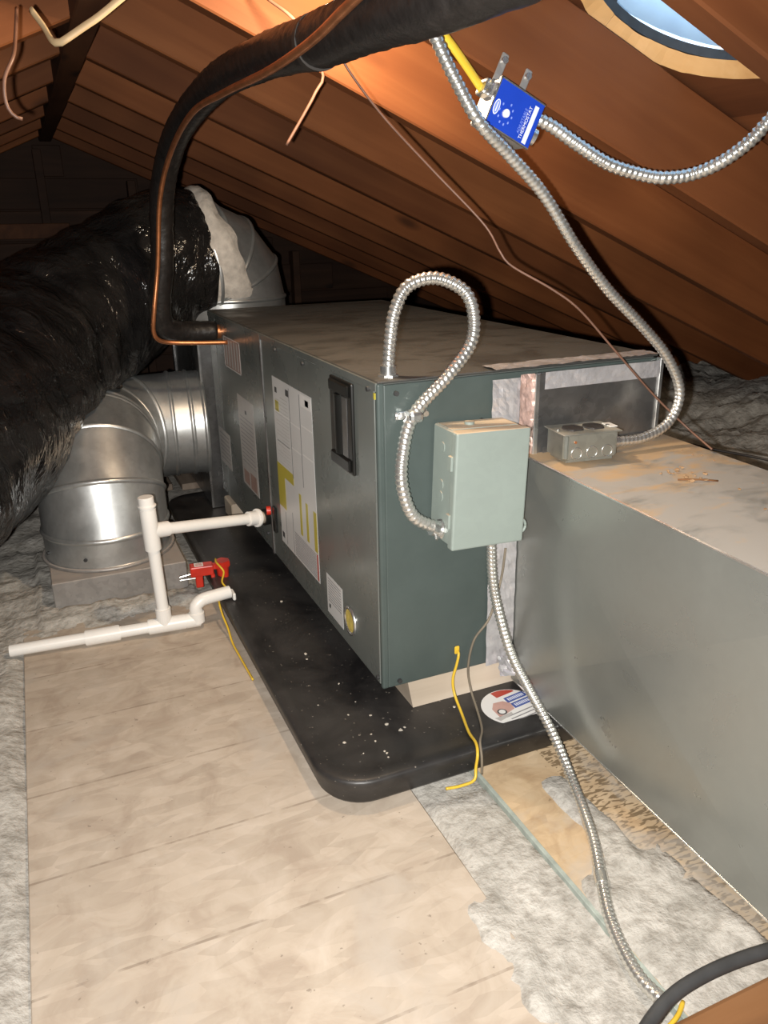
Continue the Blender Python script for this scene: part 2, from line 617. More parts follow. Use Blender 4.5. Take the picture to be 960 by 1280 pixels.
def conduit_jacket(name, pts, r, parent, pitch=0.0085):
    """flexible metal conduit: interlocked turns of strip"""
    path = spline(pts, pitch / 4)
    prof = (1.0, 1.02, 0.90, 0.84)

    def rad(i, n, a):
        return r * prof[(i + int(round(a / (2 * math.pi) * 4))) % 4]
    return link(name, sweep_bm(path, rad, 12), 'conduit_steel', parent, smooth=True)


def poly_prism(pts2, z0, z1, bm=None):
    b = bm or bmesh.new()
    lo = [b.verts.new((x, y, z0)) for x, y in pts2]
    hi = [b.verts.new((x, y, z1)) for x, y in pts2]
    n = len(pts2)
    b.faces.new(lo[::-1])
    b.faces.new(hi)
    for i in range(n):
        b.faces.new((lo[i], lo[(i + 1) % n], hi[(i + 1) % n], hi[i]))
    return b


def rrect(x0, x1, y0, y1, r, n=8):
    out = []
    for cx, cy, a0 in ((x1 - r, y1 - r, 0), (x0 + r, y1 - r, 90), (x0 + r, y0 + r, 180), (x1 - r, y0 + r, 270)):
        for k in range(n + 1):
            a = math.radians(a0 + 90 * k / n)
            out.append((cx + r * math.cos(a), cy + r * math.sin(a)))
    return out


def text_mesh(name, s, size, mat, parent, loc, rot, thick=0.0002, align='CENTER'):
    cu = bpy.data.curves.new(name, 'FONT')
    cu.body = s
    cu.size = size
    cu.extrude = thick
    cu.align_x = align
    cu.align_y = 'CENTER'
    tmp = bpy.data.objects.new(name + '_tmp', cu)
    COL.objects.link(tmp)
    dg = bpy.context.evaluated_depsgraph_get()
    me = bpy.data.meshes.new_from_object(tmp.evaluated_get(dg))
    bpy.data.objects.remove(tmp)
    bpy.data.curves.remove(cu)
    me.materials.clear()
    me.materials.append(MATS[mat])
    o = bpy.data.objects.new(name, me)
    COL.objects.link(o)
    o.parent = parent
    o.location = loc
    o.rotation_euler = rot
    return o


# ------------------------------------------------------------------ roof
FLOOR = -0.10
TH = math.atan(0.43)
RIDGE_Z = 1.175
XR, XL = -0.255, -0.310
Y_NEAR, Y_FAR = -2.3, 3.3
DEPTH, THICK = 0.140, 0.038
RAFTER_Y = [0.036 + 0.4 * k for k in range(-5, 9)]

ceiling = tag(empty('ceiling', (0, 0, RIDGE_Z)), kind='structure')
tag(ceiling, 'low gabled attic roof of brown rafters and board sheathing', 'roof')


def to_ceiling(o):
    o.parent = ceiling
    o.matrix_parent_inverse = Matrix.Translation((0, 0, -RIDGE_Z))
    return o


rb = bmesh.new()
LEN = 3.3
t_ = DEPTH * math.tan(TH)
for y in (0, -THICK):
    for x, z in ((0, 0), (LEN, 0), (LEN, DEPTH), (-t_, DEPTH)):
        rb.verts.new((x, y, z))
rb.verts.ensure_lookup_table()
v = rb.verts
rb.faces.new((v[0], v[1], v[2], v[3]))
rb.faces.new((v[4], v[7], v[6], v[5]))
for a, b_ in ((0, 1), (1, 2), (2, 3), (3, 0)):
    rb.faces.new((v[a], v[b_], v[b_ + 4], v[a + 4]))
bmesh.ops.recalc_face_normals(rb, faces=rb.faces[:])
bmesh.ops.bevel(rb, geom=[e for e in rb.edges if abs((e.verts[0].co - e.verts[1].co).x) > 1], offset=0.003, segments=1, affect='EDGES')
first = to_ceiling(link('rafter', rb, 'rafter_wood'))
for i, y in enumerate(RAFTER_Y):
    for side in (0, 1):
        if i == 0 and side == 0:
            o = first
        else:
            o = first.copy()
            COL.objects.link(o)
        jig = random.uniform(-0.004, 0.004)
        o.location = (XR if side == 0 else XL, y - (0 if side == 0 else -0.0) + (THICK * -1 if side else 0) + jig, RIDGE_Z + jig)
        o.rotation_euler = (0, TH, 0 if side == 0 else math.pi)

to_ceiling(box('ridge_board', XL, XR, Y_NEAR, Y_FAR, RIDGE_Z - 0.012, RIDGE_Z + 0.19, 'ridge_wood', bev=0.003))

# board sheathing, laid along the ridge on top of the rafters
PW = 0.145
HOLE_S, HOLE_Y, HOLE_R = 0.675, -0.150, 0.160
cutter = cyl_bm((HOLE_S, HOLE_Y, DEPTH - 0.01), (HOLE_S, HOLE_Y, DEPTH + 0.04), HOLE_R + 0.018, HOLE_R - 0.020, seg=64)
for vv in cutter.verts:
    a_ = math.atan2(vv.co.y - HOLE_Y, vv.co.x - HOLE_S)
    k_ = 1 + 0.03 * noise.noise(Vector((math.cos(a_) * 4, math.sin(a_) * 4, vv.co.z * 40))) + 0.015 * noise.noise(Vector((math.cos(a_) * 15, math.sin(a_) * 15, 0)))
    vv.co.x = HOLE_S + (vv.co.x - HOLE_S) * k_
    vv.co.y = HOLE_Y + (vv.co.y - HOLE_Y) * k_
cme = bpy.data.meshes.new('c')
cutter.to_mesh(cme)
cutter.free()
cobj = bpy.data.objects.new('c', cme)
COL.objects.link(cobj)
plank0 = None
for i in range(23):
    s0 = -t_ - 0.02 + i * PW
    for side in (0, 1):
        hole = side == 0 and s0 < HOLE_S + HOLE_R and s0 + PW > HOLE_S - HOLE_R
        if hole:
            b = box_bm(s0, s0 + PW, Y_NEAR, Y_FAR, DEPTH, DEPTH + 0.02)
            o = link('sheathing_plank', b, 'sheathing_wood')
            o.data.materials.append(MATS['raw_wood'])
            md = o.modifiers.new('b', 'BOOLEAN')
            md.operation = 'DIFFERENCE'
            md.object = cobj
            md.solver = 'EXACT'
            dg = bpy.context.evaluated_depsgraph_get()
            me = bpy.data.meshes.new_from_object(o.evaluated_get(dg))
            o.modifiers.clear()
            o.data = me
            # the sawn rim of the hole is raw, paler wood
            for p in me.polygons:
                c = p.center
                if abs(p.normal.z) < 0.9 and abs(math.hypot(c.x - HOLE_S, c.y - HOLE_Y) - HOLE_R) < 0.03:
                    p.material_index = 1
        elif plank0 is None:
            b = box_bm(0, PW, Y_NEAR, Y_FAR, DEPTH, DEPTH + 0.02)
            o = plank0 = link('sheathing_plank', b, 'sheathing_wood')
        else:
            o = plank0.copy()
            COL.objects.link(o)
        to_ceiling(o)
        o.rotation_euler = (0, TH, 0 if side == 0 else math.pi)
        base = Vector((XR if side == 0 else XL, 0, RIDGE_Z + random.uniform(0, 0.0015)))
        if side == 1:
            base.y = Y_NEAR + Y_FAR
        if not hole:
            base += Vector((math.cos(TH) * (1 if side == 0 else -1), 0, -math.sin(TH))) * s0
        o.location = base
bpy.data.objects.remove(cobj)

# round vent through the sheathing
vent = empty('roof_vent', (XR, 0, RIDGE_Z), (0, TH, 0))
tag(vent, 'round roof vent hole letting blue daylight through the sheathing', 'vent')
ring = bmesh.new()
pts_o, pts_i = [], []
R0 = HOLE_R - 0.012
for k in range(48):
    a = 2 * math.pi * k / 48
    pts_o.append((HOLE_S + (HOLE_R + 0.05) * math.cos(a), HOLE_Y + (HOLE_R + 0.05) * math.sin(a)))
    pts_i.append((HOLE_S + (HOLE_R - 0.004) * math.cos(a), HOLE_Y + (HOLE_R - 0.004) * math.sin(a)))
Zs = (DEPTH + 0.022, DEPTH + 0.036)
vo = [[ring.verts.new((x, y, z)) for x, y in pts_o] for z in (Zs[0], Zs[0] + 0.003)]
vi = [[ring.verts.new((x, y, z)) for x, y in pts_i] for z in (Zs[0], Zs[1])]
vt = [ring.verts.new((HOLE_S + (x - HOLE_S) * 1.03, HOLE_Y + (y - HOLE_Y) * 1.03, Zs[1])) for x, y in pts_i]
vm = [ring.verts.new((HOLE_S + (x - HOLE_S) * 1.03, HOLE_Y + (y - HOLE_Y) * 1.03, Zs[0] + 0.003)) for x, y in pts_i]
for k in range(48):
    j = (k + 1) % 48
    for A, B in ((vo[0], vo[1]), (vo[1], vm), (vm, vt), (vt, vi[1]), (vi[1], vi[0]), (vi[0], vo[0])):
        ring.faces.new((A[k], A[j], B[j], B[k]))
link('collar', ring, 'dark_metal', vent)
dome = bmesh.new()
prev = None
for q, (rr, zz) in enumerate(((HOLE_R + 0.06, 0.070), (HOLE_R + 0.04, 0.105), (HOLE_R - 0.02, 0.140), (0.08, 0.160), (0.001, 0.165))):
    cur = [dome.verts.new((HOLE_S + rr * math.cos(2 * math.pi * k / 32), HOLE_Y + rr * math.sin(2 * math.pi * k / 32), DEPTH + zz)) for k in range(32)]
    if prev:
        for k in range(32):
            dome.faces.new((prev[k], prev[(k + 1) % 32], cur[(k + 1) % 32], cur[k]))
    prev = cur
do = link('dome', dome, 'vent_dome', vent, smooth=True)
sm = do.modifiers.new('thickness', 'SOLIDIFY')
sm.thickness = 0.0015
for k in range(4):
    a = math.pi * k / 2 + 0.2
    x, y = HOLE_S + (HOLE_R + 0.012) * math.cos(a), HOLE_Y + (HOLE_R + 0.012) * math.sin(a)
    box('bracket', x - 0.006, x + 0.006, y - 0.006, y + 0.006, DEPTH + 0.024, DEPTH + 0.115, 'dark_metal', vent)

# ------------------------------------------------------------------ walls and floor
tag(box('floor', -3.6, 3.1, Y_NEAR - 0.02, Y_FAR + 0.1, -0.20, -0.18, 'old_wood'), kind='structure')


def gable(name, y0, y1):
    b = bmesh.new()
    half = 3.4
    P = [(-3.5, -0.18), (3.0, -0.18), (XR + 3.1, RIDGE_Z + 0.155 - 0.43 * 3.1), (XR, RIDGE_Z + 0.16), (XL, RIDGE_Z + 0.16), (XL - 3.1, RIDGE_Z + 0.155 - 0.43 * 3.1)]
    A = [b.verts.new((x, y0, z)) for x, z in P]
    B = [b.verts.new((x, y1, z)) for x, z in P]
    b.faces.new(A)
    b.faces.new(B[::-1])
    for i in range(len(P)):
        j = (i + 1) % len(P)
        b.faces.new((A[i], B[i], B[j], A[j]))
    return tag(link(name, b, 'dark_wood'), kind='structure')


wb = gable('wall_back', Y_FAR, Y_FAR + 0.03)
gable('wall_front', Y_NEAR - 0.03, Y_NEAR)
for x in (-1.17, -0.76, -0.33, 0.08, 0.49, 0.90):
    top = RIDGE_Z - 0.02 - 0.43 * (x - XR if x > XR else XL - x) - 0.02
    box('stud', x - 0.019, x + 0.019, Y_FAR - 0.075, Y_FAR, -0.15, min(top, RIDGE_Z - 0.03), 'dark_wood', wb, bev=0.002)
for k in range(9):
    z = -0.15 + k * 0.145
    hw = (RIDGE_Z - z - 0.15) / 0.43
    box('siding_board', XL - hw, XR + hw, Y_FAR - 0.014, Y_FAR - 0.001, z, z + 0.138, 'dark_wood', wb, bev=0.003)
for side in (-1, 1):
    x = XL - 2.95 if side < 0 else XR + 2.78
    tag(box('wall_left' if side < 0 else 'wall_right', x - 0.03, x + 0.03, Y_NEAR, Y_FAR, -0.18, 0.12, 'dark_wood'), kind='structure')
tie = box('collar_beam', -1.55, -0.24, 3.08, 3.12, 0.735, 0.80, 'ridge_wood', bev=0.002)
tag(tie, 'pale horizontal beam in the dark beneath the far gable', 'beam')

# floor boards
b = box_bm(-0.600, -0.016, -1.9, 0.74, FLOOR - 0.012, FLOOR, 0.0015)
tag(link('floor_board', b, 'osb_floor'), 'large tan strand board floor panel with printed lines in front of black pan', 'floor board')
b = box_bm(0.104, 0.372, -0.66, -0.10, FLOOR - 0.010, FLOOR + 0.004, 0.0015)
tag(link('floor_board', b, 'osb_plank'), 'narrow ink-stamped tan board strip beside the bottom of the metal trunk duct', 'floor board')
st_ = bpy.data.objects['floor_board.001']
box('painted_edge', 0.0985, 0.1055, -0.66, -0.105, FLOOR - 0.010, FLOOR + 0.0048, 'edge_paint', st_, bev=0.0008)
b = box_bm(-0.016, 0.060, -1.60, -0.50, FLOOR - 0.016, FLOOR - 0.006, 0.001)
tag(link('floor_board', b, 'osb_floor', rot=(0, 0, -0.05), loc=(-0.03, 0.0, 0)), 'narrow board scrap mostly buried in grey insulation beside the big floor panel', 'floor board')
for i, (x, y) in enumerate(((-0.16, 1.62), (-0.02, 1.60), (0.12, 1.58))):
    o = box('loose_plank', x - 0.055, x + 0.055, y, y + 0.75, -0.095, -0.072, 'old_wood', bev=0.002)
    tag(o, 'weathered grey plank lying on the floor behind the round elbow duct', 'plank', 'grey planks behind the elbow duct')


# blown insulation, one uncountable bed
def lin(a, b_, n):
    return [a + (b_ - a) * i / n for i in range(n)]


def sstep(a, b_, x):
    t = max(0, min(1, (x - a) / (b_ - a)))
    return t * t * (3 - 2 * t)


XS = lin(-3.18, -1.1, 40) + lin(-1.1, 0.35, 150) + lin(0.35, 2.44, 110) + [2.44]
YS = lin(-2.25, -1.0, 20) + lin(-1.0, 1.1, 190) + lin(1.1, 3.20, 90) + [3.20]


def height(x, y):
    p = Vector((x, y, 0))
    n1 = noise.noise(p * 3.2)
    n2 = noise.noise(p * 13 + Vector((5, 1, 0)))
    n3 = noise.noise(p * 37 + Vector((1, 9, 0)))
    n4 = noise.noise(p * 85 + Vector((3, 2, 7)))
    fl = 0.010 * n2 + 0.0055 * n3 + 0.003 * n4
    h = FLOOR + 0.002 + 0.014 * n1 + fl
    if x > 0.58:
        h += 0.02 + sstep(0.58, 2.2, x) * 0.24 + 0.03 * n1 + fl * 1.2
    if -0.63 < x < 0.0 and y < 0.80:
        # over the big board: only drifts at its left edge and far end
        cover = max(sstep(-0.578 + 0.030 * n1 + 0.02 * n2, -0.64, x), sstep(0.55 + 0.06 * n1 + 0.04 * n2, 0.74, y), 0.95 * sstep(-0.110 + 0.06 * n1 + 0.05 * n2, -0.040, x) * sstep(-0.24, -0.42, y))
        h = h * cover + (1 - cover) * (FLOOR - 0.016)
    if 0.0 <= x < 0.30 and y < -0.10:
        if x < 0.104:
            h = FLOOR - 0.004 + 0.6 * fl + 0.005 * n1
        else:
            c = max(sstep(-0.30, -0.46, y + 0.05 * n1) * sstep(0.11, 0.185, x - (y + 0.36) * 0.5 + 0.02 * n2), 0.95 * sstep(0.165, 0.185, x) * sstep(0.245, 0.225, x + 0.01 * n2) * sstep(-0.18, -0.24, y))
            ridge_ = sstep(0.205, 0.180, x) * sstep(0.150, 0.165, x) * sstep(-0.25, -0.40, y)
            h = FLOOR - 0.012 + max(c, ridge_ * 0.0) * 0.022 + fl * 0.8
    if -0.19 < x < 0.75 and -0.19 < y < 1.48 and x < 0.62:
        h = min(h, FLOOR - 0.012)
    if 0.27 < x < 0.60 and y < 0.0:
        h = min(h, FLOOR - 0.012)
    if -0.56 < x < -0.19 and 0.72 < y < 1.20:
        h = min(h, FLOOR - 0.01) if (-0.52 < x < -0.21 and 0.79 < y < 1.14) else h + 0.012
    if y > 1.5 and -0.3 < x < 0.3:
        h = min(h, FLOOR - 0.004)
    return h


ib = bmesh.new()
grid = [[ib.verts.new((x, y, height(x, y))) for x in XS] for y in YS]
for j in range(len(YS) - 1):
    for i in range(len(XS) - 1):
        ib.faces.new((grid[j][i], grid[j][i + 1], grid[j + 1][i + 1], grid[j + 1][i]))
tag(link('blown_insulation', ib, 'insulation', smooth=True), 'grey fluffy blown-in insulation covering the attic floor', 'insulation', kind='stuff')

# joist in the near corner with a dark cable over it
j = empty('floor_joist', (0.12, -0.70, FLOOR))
tag(j, 'brown sawn timber joist end under a dark cable', 'joist')
jb = box_bm(-0.30, 0.145, -0.10, 0.022, -0.06, 0.072, 0.006, 2)
link('beam', jb, 'joist_wood', j)
tag(wire('dark_cable', [(-0.10, -0.74, -0.02), (-0.03, -0.695, -0.018), (0.04, -0.665, -0.016), (0.10, -0.657, -0.015), (0.17, -0.660, -0.015), (0.235, -0.672, -0.016), (0.262, -0.70, -0.02)], 0.0080, 'cable_grey'),
    'thick dark grey cable lying across the brown timber joist', 'cable')

tag(wire('yellow_scrap', [(0.040, -0.652, -0.0935), (0.065, -0.648, -0.0925), (0.092, -0.640, -0.0925), (0.112, -0.628, -0.0935)], 0.0030, 'yellow_wire', step=0.008), 'short piece of yellow wire on the floor beside the timber joist', 'wire')

# ------------------------------------------------------------------ drain pan
PX0, PX1, PY0, PY1 = -0.162, 0.720, -0.162, 1.420
pb = bmesh.new()
prof = [(0.026, -0.0985), (0.014, -0.0985), (0.009, -0.092), (0.002, -0.062), (0.000, -0.054), (0.002, -0.0495), (0.008, -0.0475),
        (0.020, -0.0480), (0.030, -0.0500), (0.045, -0.0545), (0.062, -0.0560)]
rings = []
for ins, z in prof:
    rings.append([pb.verts.new((x, y, z)) for x, y in rrect(PX0 + ins, PX1 - ins, PY0 + ins, PY1 - ins, max(0.012, 0.085 - ins), 10)])
nn = len(rings[0])
for a, b_ in zip(rings, rings[1:]):
    for k in range(nn):
        pb.faces.new((a[k], a[(k + 1) % nn], b_[(k + 1) % nn], b_[k]))
pb.faces.new(rings[0][::-1])
pb.faces.new(rings[-1])
pan = empty('drain_pan', (0.2, 0.4, FLOOR))
tag(pan, 'shallow black plastic drain pan under the air handler', 'drain pan')
PI_ = Matrix.Translation((-0.2, -0.4, -FLOOR))
po = link('tray', pb, 'pan_plastic', pan, smooth=True)
po.matrix_parent_inverse = PI_
shade_auto(po, 60)
# round caution sticker
stk = empty('caution_sticker', (0.225, -0.068, -0.0558), (0, 0, 0.16))
tag(stk, 'round white caution sticker with red and blue print on the black pan', 'sticker')


def disc_part(name, pts, z, mat, parent):
    return link(name, poly_prism(pts, z, z + 0.0003), mat, parent)


def circ(r, a0=0, a1=360, n=40, cx=0, cy=0):
    return [(cx + r * math.cos(math.radians(a0 + (a1 - a0) * k / n)), cy + r * math.sin(math.radians(a0 + (a1 - a0) * k / n))) for k in range(n + (0 if a1 - a0 == 360 else 1))]


SR = 0.056
disc_part('disc', circ(SR), 0.0, 'paper_bright', stk)
disc_part('red_band', [(-0.005, 0.036), (0.036, 0.036)] + [(SR * 0.97 * math.cos(math.radians(a)), SR * 0.97 * math.sin(math.radians(a))) for a in (48, 60, 72, 84, 96)], 0.0004, 'ink_red', stk)
disc_part('hand_picture', [(-0.040, -0.014), (-0.020, -0.012), (0.000, -0.008), (0.005, 0.010), (-0.003, 0.022), (-0.022, 0.026), (-0.036, 0.012)], 0.0004, 'ink_skin', stk)
disc_part('drain_picture', circ(0.009, 0, 360, 20, -0.026, -0.004), 0.0007, 'ink_dark', stk)
disc_part('drain_picture_core', circ(0.0062, 0, 360, 20, -0.026, -0.004), 0.001, 'paper_bright', stk)
disc_part('grey_field', [(-0.050, -0.012), (-0.030, -0.014), (-0.012, -0.013), (-0.014, -0.020), (-0.046, -0.024)], 0.0004, 'paper_dim', stk)
for q, (y0, y1) in enumerate(((0.012, 0.028), (-0.008, 0.008))):
    o = disc_part('blue_bar', [(0.002, y0), (0.050, y0), (0.048, y1), (0.004, y1)], 0.0004, 'ink_blue', stk)
    for k in range(9):
        x = 0.008 + k * 0.0042
        link('print_stroke', box_bm(x, x + 0.0026, y0 + 0.004, y1 - 0.004, 0.0007, 0.0009), 'white_ink', o)
for k in range(3):
    link('print_line', box_bm(-0.030 + k * 0.004, 0.036 - k * 0.006, -0.022 - k * 0.009, -0.0195 - k * 0.009, 0.0003, 0.0005), 'ink_line', stk)
# pale chips of debris in the pan corner
chips = []
for k in range(26):
    x = random.gauss(-0.05, 0.035) if k < 16 else random.uniform(-0.13, 0.2)
    y = random.gauss(-0.06, 0.05) if k < 16 else random.uniform(-0.1, 0.6)
    if x > -0.004 and y > -0.004:
        x = -random.uniform(0.02, 0.1)
    if x < -0.105 or y < -0.108:
        continue
    s = random.uniform(0.0016, 0.0042)
    b = bmesh.new()
    bmesh.ops.create_icosphere(b, subdivisions=1, radius=s)
    for vv in b.verts:
        vv.co *= random.uniform(0.6, 1.3)
        vv.co.z *= 0.5
    o = link('debris_chip', b, 'chip', loc=(x, y, -0.0558 + s * 0.35))
    tag(o, 'tiny pale debris chip lying in the black drain pan', 'debris', 'debris chips in the pan')

# support blocks under the unit
o = empty('support_block', (0.18, 0.06, -0.0555))
tag(o, 'pale block under the front edge of the air handler', 'block')
bb = bmesh.new()
poly = [(-0.120, 0.0), (0.16, 0.0), (0.16, 0.0555), (-0.130, 0.0555)]
A = [bb.verts.new((x, -0.055, z)) for x, z in poly]
B = [bb.verts.new((x, 0.05, z)) for x, z in poly]
bb.faces.new(A)
bb.faces.new(B[::-1])
for i in range(4):
    bb.faces.new((A[i], A[(i + 1) % 4], B[(i + 1) % 4], B[i]))
link('block', bb, 'block_wood', o)
o = box('support_block', -0.012, 0.20, 1.10, 1.20, -0.0555, 0.0, 'block_wood', bev=0.004)
tag(o, 'pale block under the far end of the air handler by the drain pipe', 'block')

# ------------------------------------------------------------------ air handler
UW, UL, UH, SEAM = 0.549, 1.250, 0.550, 0.682
ah = empty('air_handler', (UW / 2, UL / 2, 0))
tag(ah, 'dark grey-green horizontal air handler cabinet standing in the black pan', 'air handler')
AI = Matrix.Translation((-UW / 2, -UL / 2, 0))


def ap(o, parent=None):
    o.parent = parent or ah
    if not parent:
        o.matrix_parent_inverse = AI
    return o


ap(box('cabinet', 0.004, UW - 0.004, 0.004, UL, 0.001, UH - 0.003, 'cabinet_paint_lit', bev=0.003))
ap(box('top_panel', 0.000, UW, 0.000, UL, UH - 0.004, UH, 'top_steel_darkened', bev=0.0015))
ap(box('access_panel', -0.001, 0.006, 0.012, SEAM - 0.003, 0.006, UH - 0.010, 'cabinet_paint_lit', bev=0.002, seg=2))
ap(box('access_panel', -0.001, 0.006, SEAM + 0.003, UL - 0.09, 0.006, UH - 0.010, 'cabinet_paint_lit', bev=0.002, seg=2))
ap(box('coil_panel', -0.001, 0.006, UL - 0.085, UL, 0.006, UH - 0.010, 'cabinet_paint_lit', bev=0.002, seg=2))
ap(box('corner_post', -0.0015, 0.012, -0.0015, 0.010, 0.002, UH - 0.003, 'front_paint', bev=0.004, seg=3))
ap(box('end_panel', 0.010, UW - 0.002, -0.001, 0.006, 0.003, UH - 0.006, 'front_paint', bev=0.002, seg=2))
ap(box('seam_strip', -0.004, 0.002, SEAM - 0.006, SEAM + 0.006, 0.004, UH - 0.004, 'plate_steel', bev=0.0015))
ap(box('top_flange', -0.0025, 0.004, 0.002, UL, UH - 0.016, UH - 0.002, 'cabinet_paint_lit', bev=0.001))

# screws
for x, y, z, ax in ((-0.002, 0.028, 0.535, 0), (-0.002, 0.55, 0.528, 0), (-0.002, 0.36, 0.526, 0), (-0.002, 0.72, 0.045, 0), (-0.002, 0.015, 0.02, 0),
                    (0.030, -0.002, 0.530, 1), (0.030, -0.002, 0.014, 1), (0.185, -0.002, 0.47, 1)):
    d = Vector((-0.005, 0, 0)) if ax == 0 else Vector((0, -0.005, 0))
    p = Vector((x, y, z))
    ap(cyl('screw', p, p + d, 0.0042, 'dark_metal', seg=8))


def side_decal(name, y_left, y_right, z0, z1, mat, parent=None, lift=0.0012, th=0.0004):
    """a flat sheet on the left side of the cabinet (x = 0)"""
    return box(name, -0.001 - lift - th, -0.001 - lift, min(y_left, y_right), max(y_left, y_right), z0, z1, mat, parent)


def label_sheet(name, yl, yr, z0, z1, mat, marks, descr):
    o = ap(side_decal(name, yl, yr, z0, z1, mat, lift=0.0002))
    o['label'] = descr
    for nm, u0, u1, v0, v1, mm in marks:
        side_decal(nm, yl + (yr - yl) * u0, yl + (yr - yl) * u1, z1 - (z1 - z0) * v1, z1 - (z1 - z0) * v0, mm, o, lift=0.0007, th=0.0002)
    return o


marks = [('yellow_field', 0.0, 0.20, 0.50, 0.765, 'ink_yellow'), ('yellow_field', 0.20, 0.45, 0.50, 0.565, 'ink_yellow'),
         ('yellow_strip', 0.575, 0.63, 0.58, 0.82, 'ink_yellow'), ('yellow_strip', 0.735, 0.79, 0.60, 0.82, 'ink_yellow'), ('yellow_strip', 0.92, 0.99, 0.605, 0.83, 'ink_yellow'),
         ('column_line', 0.445, 0.46, 0.02, 0.52, 'ink_line'), ('column_line', 0.705, 0.72, 0.02, 0.52, 'ink_line'),
         ('column_line', 0.16, 0.172, 0.78, 0.985, 'ink_line'), ('column_line', 0.36, 0.372, 0.74, 0.985, 'ink_line'),
         ('red_strip', 0.955, 0.985, 0.84, 0.99, 'ink_red'), ('header_field', 0.745, 0.99, 0.01, 0.075, 'paper_bright'),
         ('icon', 0.85, 0.93, 0.030, 0.062, 'ink_dark'), ('icon', 0.06, 0.12, 0.055, 0.085, 'ink_dark'), ('icon', 0.36, 0.44, 0.035, 0.07, 'ink_dark'),
         ('icon', 0.05, 0.15, 0.13, 0.19, 'ink_yellow'), ('icon', 0.03, 0.09, 0.93, 0.965, 'ink_dark')]
for k, (u0, u1, v) in enumerate(((0.02, 0.44, 0.19), (0.02, 0.44, 0.36), (0.46, 0.70, 0.20), (0.46, 0.70, 0.34), (0.73, 0.98, 0.175), (0.73, 0.98, 0.33))):
    marks.append(('table_line', u0, u1, v, v + 0.006, 'paper_bright'))
for k in range(14):
    v = 0.845 + k * 0.0105
    marks.append(('print_line', 0.40, 0.94, v, v + 0.004, 'ink_line'))
for k in range(20):
    v = 0.10 + k * 0.02
    marks.append(('print_line', 0.06 if k % 3 else 0.2, 0.40, v, v + 0.003, 'paper_dim'))
label_sheet('wiring_diagram', 0.598, 0.326, 0.070, 0.465, 'paper', marks, 'large white wiring sheet with yellow blocks')
label_sheet('instruction_label', 0.955, 0.792, 0.114, 0.361, 'paper_dim',
            [('icon', 0.45, 0.55, 0.13, 0.17, 'ink_dark'), ('brown_field', 0.10, 0.45, 0.82, 0.97, 'ink_brown'), ('brown_field', 0.52, 0.9, 0.80, 0.98, 'ink_brown')]
            + [('print_line', 0.1, 0.9, 0.22 + k * 0.045, 0.228 + k * 0.045, 'ink_line') for k in range(12)], 'tall grey-white instruction label')
label_sheet('rating_label', 1.066, 0.888, 0.417, 0.500, 'ink_brown',
            [('border', 0.0, 1.0, 0.0, 0.035, 'paper'), ('border', 0.0, 1.0, 0.965, 1.0, 'paper'), ('border', 0.0, 0.03, 0.0, 1.0, 'paper'), ('border', 0.97, 1.0, 0.0, 1.0, 'paper')]
            + [('print_column', 0.12 + k * 0.17, 0.20 + k * 0.17, 0.08, 0.92, 'paper_dim') for k in range(5)], 'small brownish rating label')
label_sheet('data_label', 1.235, 1.092, 0.105, 0.212, 'paper_dim', [('print_line', 0.1, 0.9, 0.12 + k * 0.12, 0.145 + k * 0.12, 'ink_line') for k in range(7)], 'faded grey data label')
label_sheet('notice_label', 0.282, 0.192, 0.028, 0.115, 'paper', [('icon', 0.12, 0.22, 0.74, 0.84, 'ink_dark')]
            + [('print_line', 0.1, 0.9, 0.08 + k * 0.07, 0.10 + k * 0.07, 'ink_line') for k in range(9)], 'small white notice label near the bottom corner')

# recessed latch
lt_ = ap(box('latch_frame', -0.007, -0.0005, 0.096, 0.203, 0.371, 0.531, 'latch_black', bev=0.003, seg=2))
box('latch_end', -0.012, -0.006, 0.104, 0.196, 0.505, 0.527, 'latch_black', lt_, bev=0.003)
box('latch_end', -0.012, -0.006, 0.104, 0.196, 0.375, 0.398, 'latch_black', lt_, bev=0.003)
lb = bmesh.new()
for k in range(13):
    a = math.radians(-90 + 180 * k / 12)
    pass
o = cyl('latch_grip', (0.002, 0.158, 0.399), (0.002, 0.158, 0.504), 0.0165, 'latch_black', lt_, seg=24)
box('latch_plate', -0.0085, -0.0065, 0.116, 0.140, 0.399, 0.504, 'plate_steel', lt_, bev=0.0008)
# knockout hole with yellow fibreglass behind it
kb = bmesh.new()
kr = []
for rr, xx in ((0.029, -0.0015), (0.029, -0.005), (0.0235, -0.005), (0.0225, 0.0), (0.0, 0.0)):
    kr.append([kb.verts.new((xx, 0.150 + max(rr, 0.0005) * math.cos(2 * math.pi * k / 28), 0.068 + max(rr, 0.0005) * math.sin(2 * math.pi * k / 28))) for k in range(28)])
for a, b_ in zip(kr, kr[1:4]):
    for k in range(28):
        kb.faces.new((a[k], a[(k + 1) % 28], b_[(k + 1) % 28], b_[k]))
ko = ap(link('knockout_ring', kb, 'bright_steel', smooth=True))
cyl('fiberglass_plug', (-0.0012, 0.150, 0.068), (-0.0030, 0.150, 0.068), 0.0235, 'fiberglass_yellow', ko, seg=28)
ap(box('inspection_tag', -0.0030, -0.0014, 0.004, 0.010, 0.522, 0.532, 'tape_yellow'))
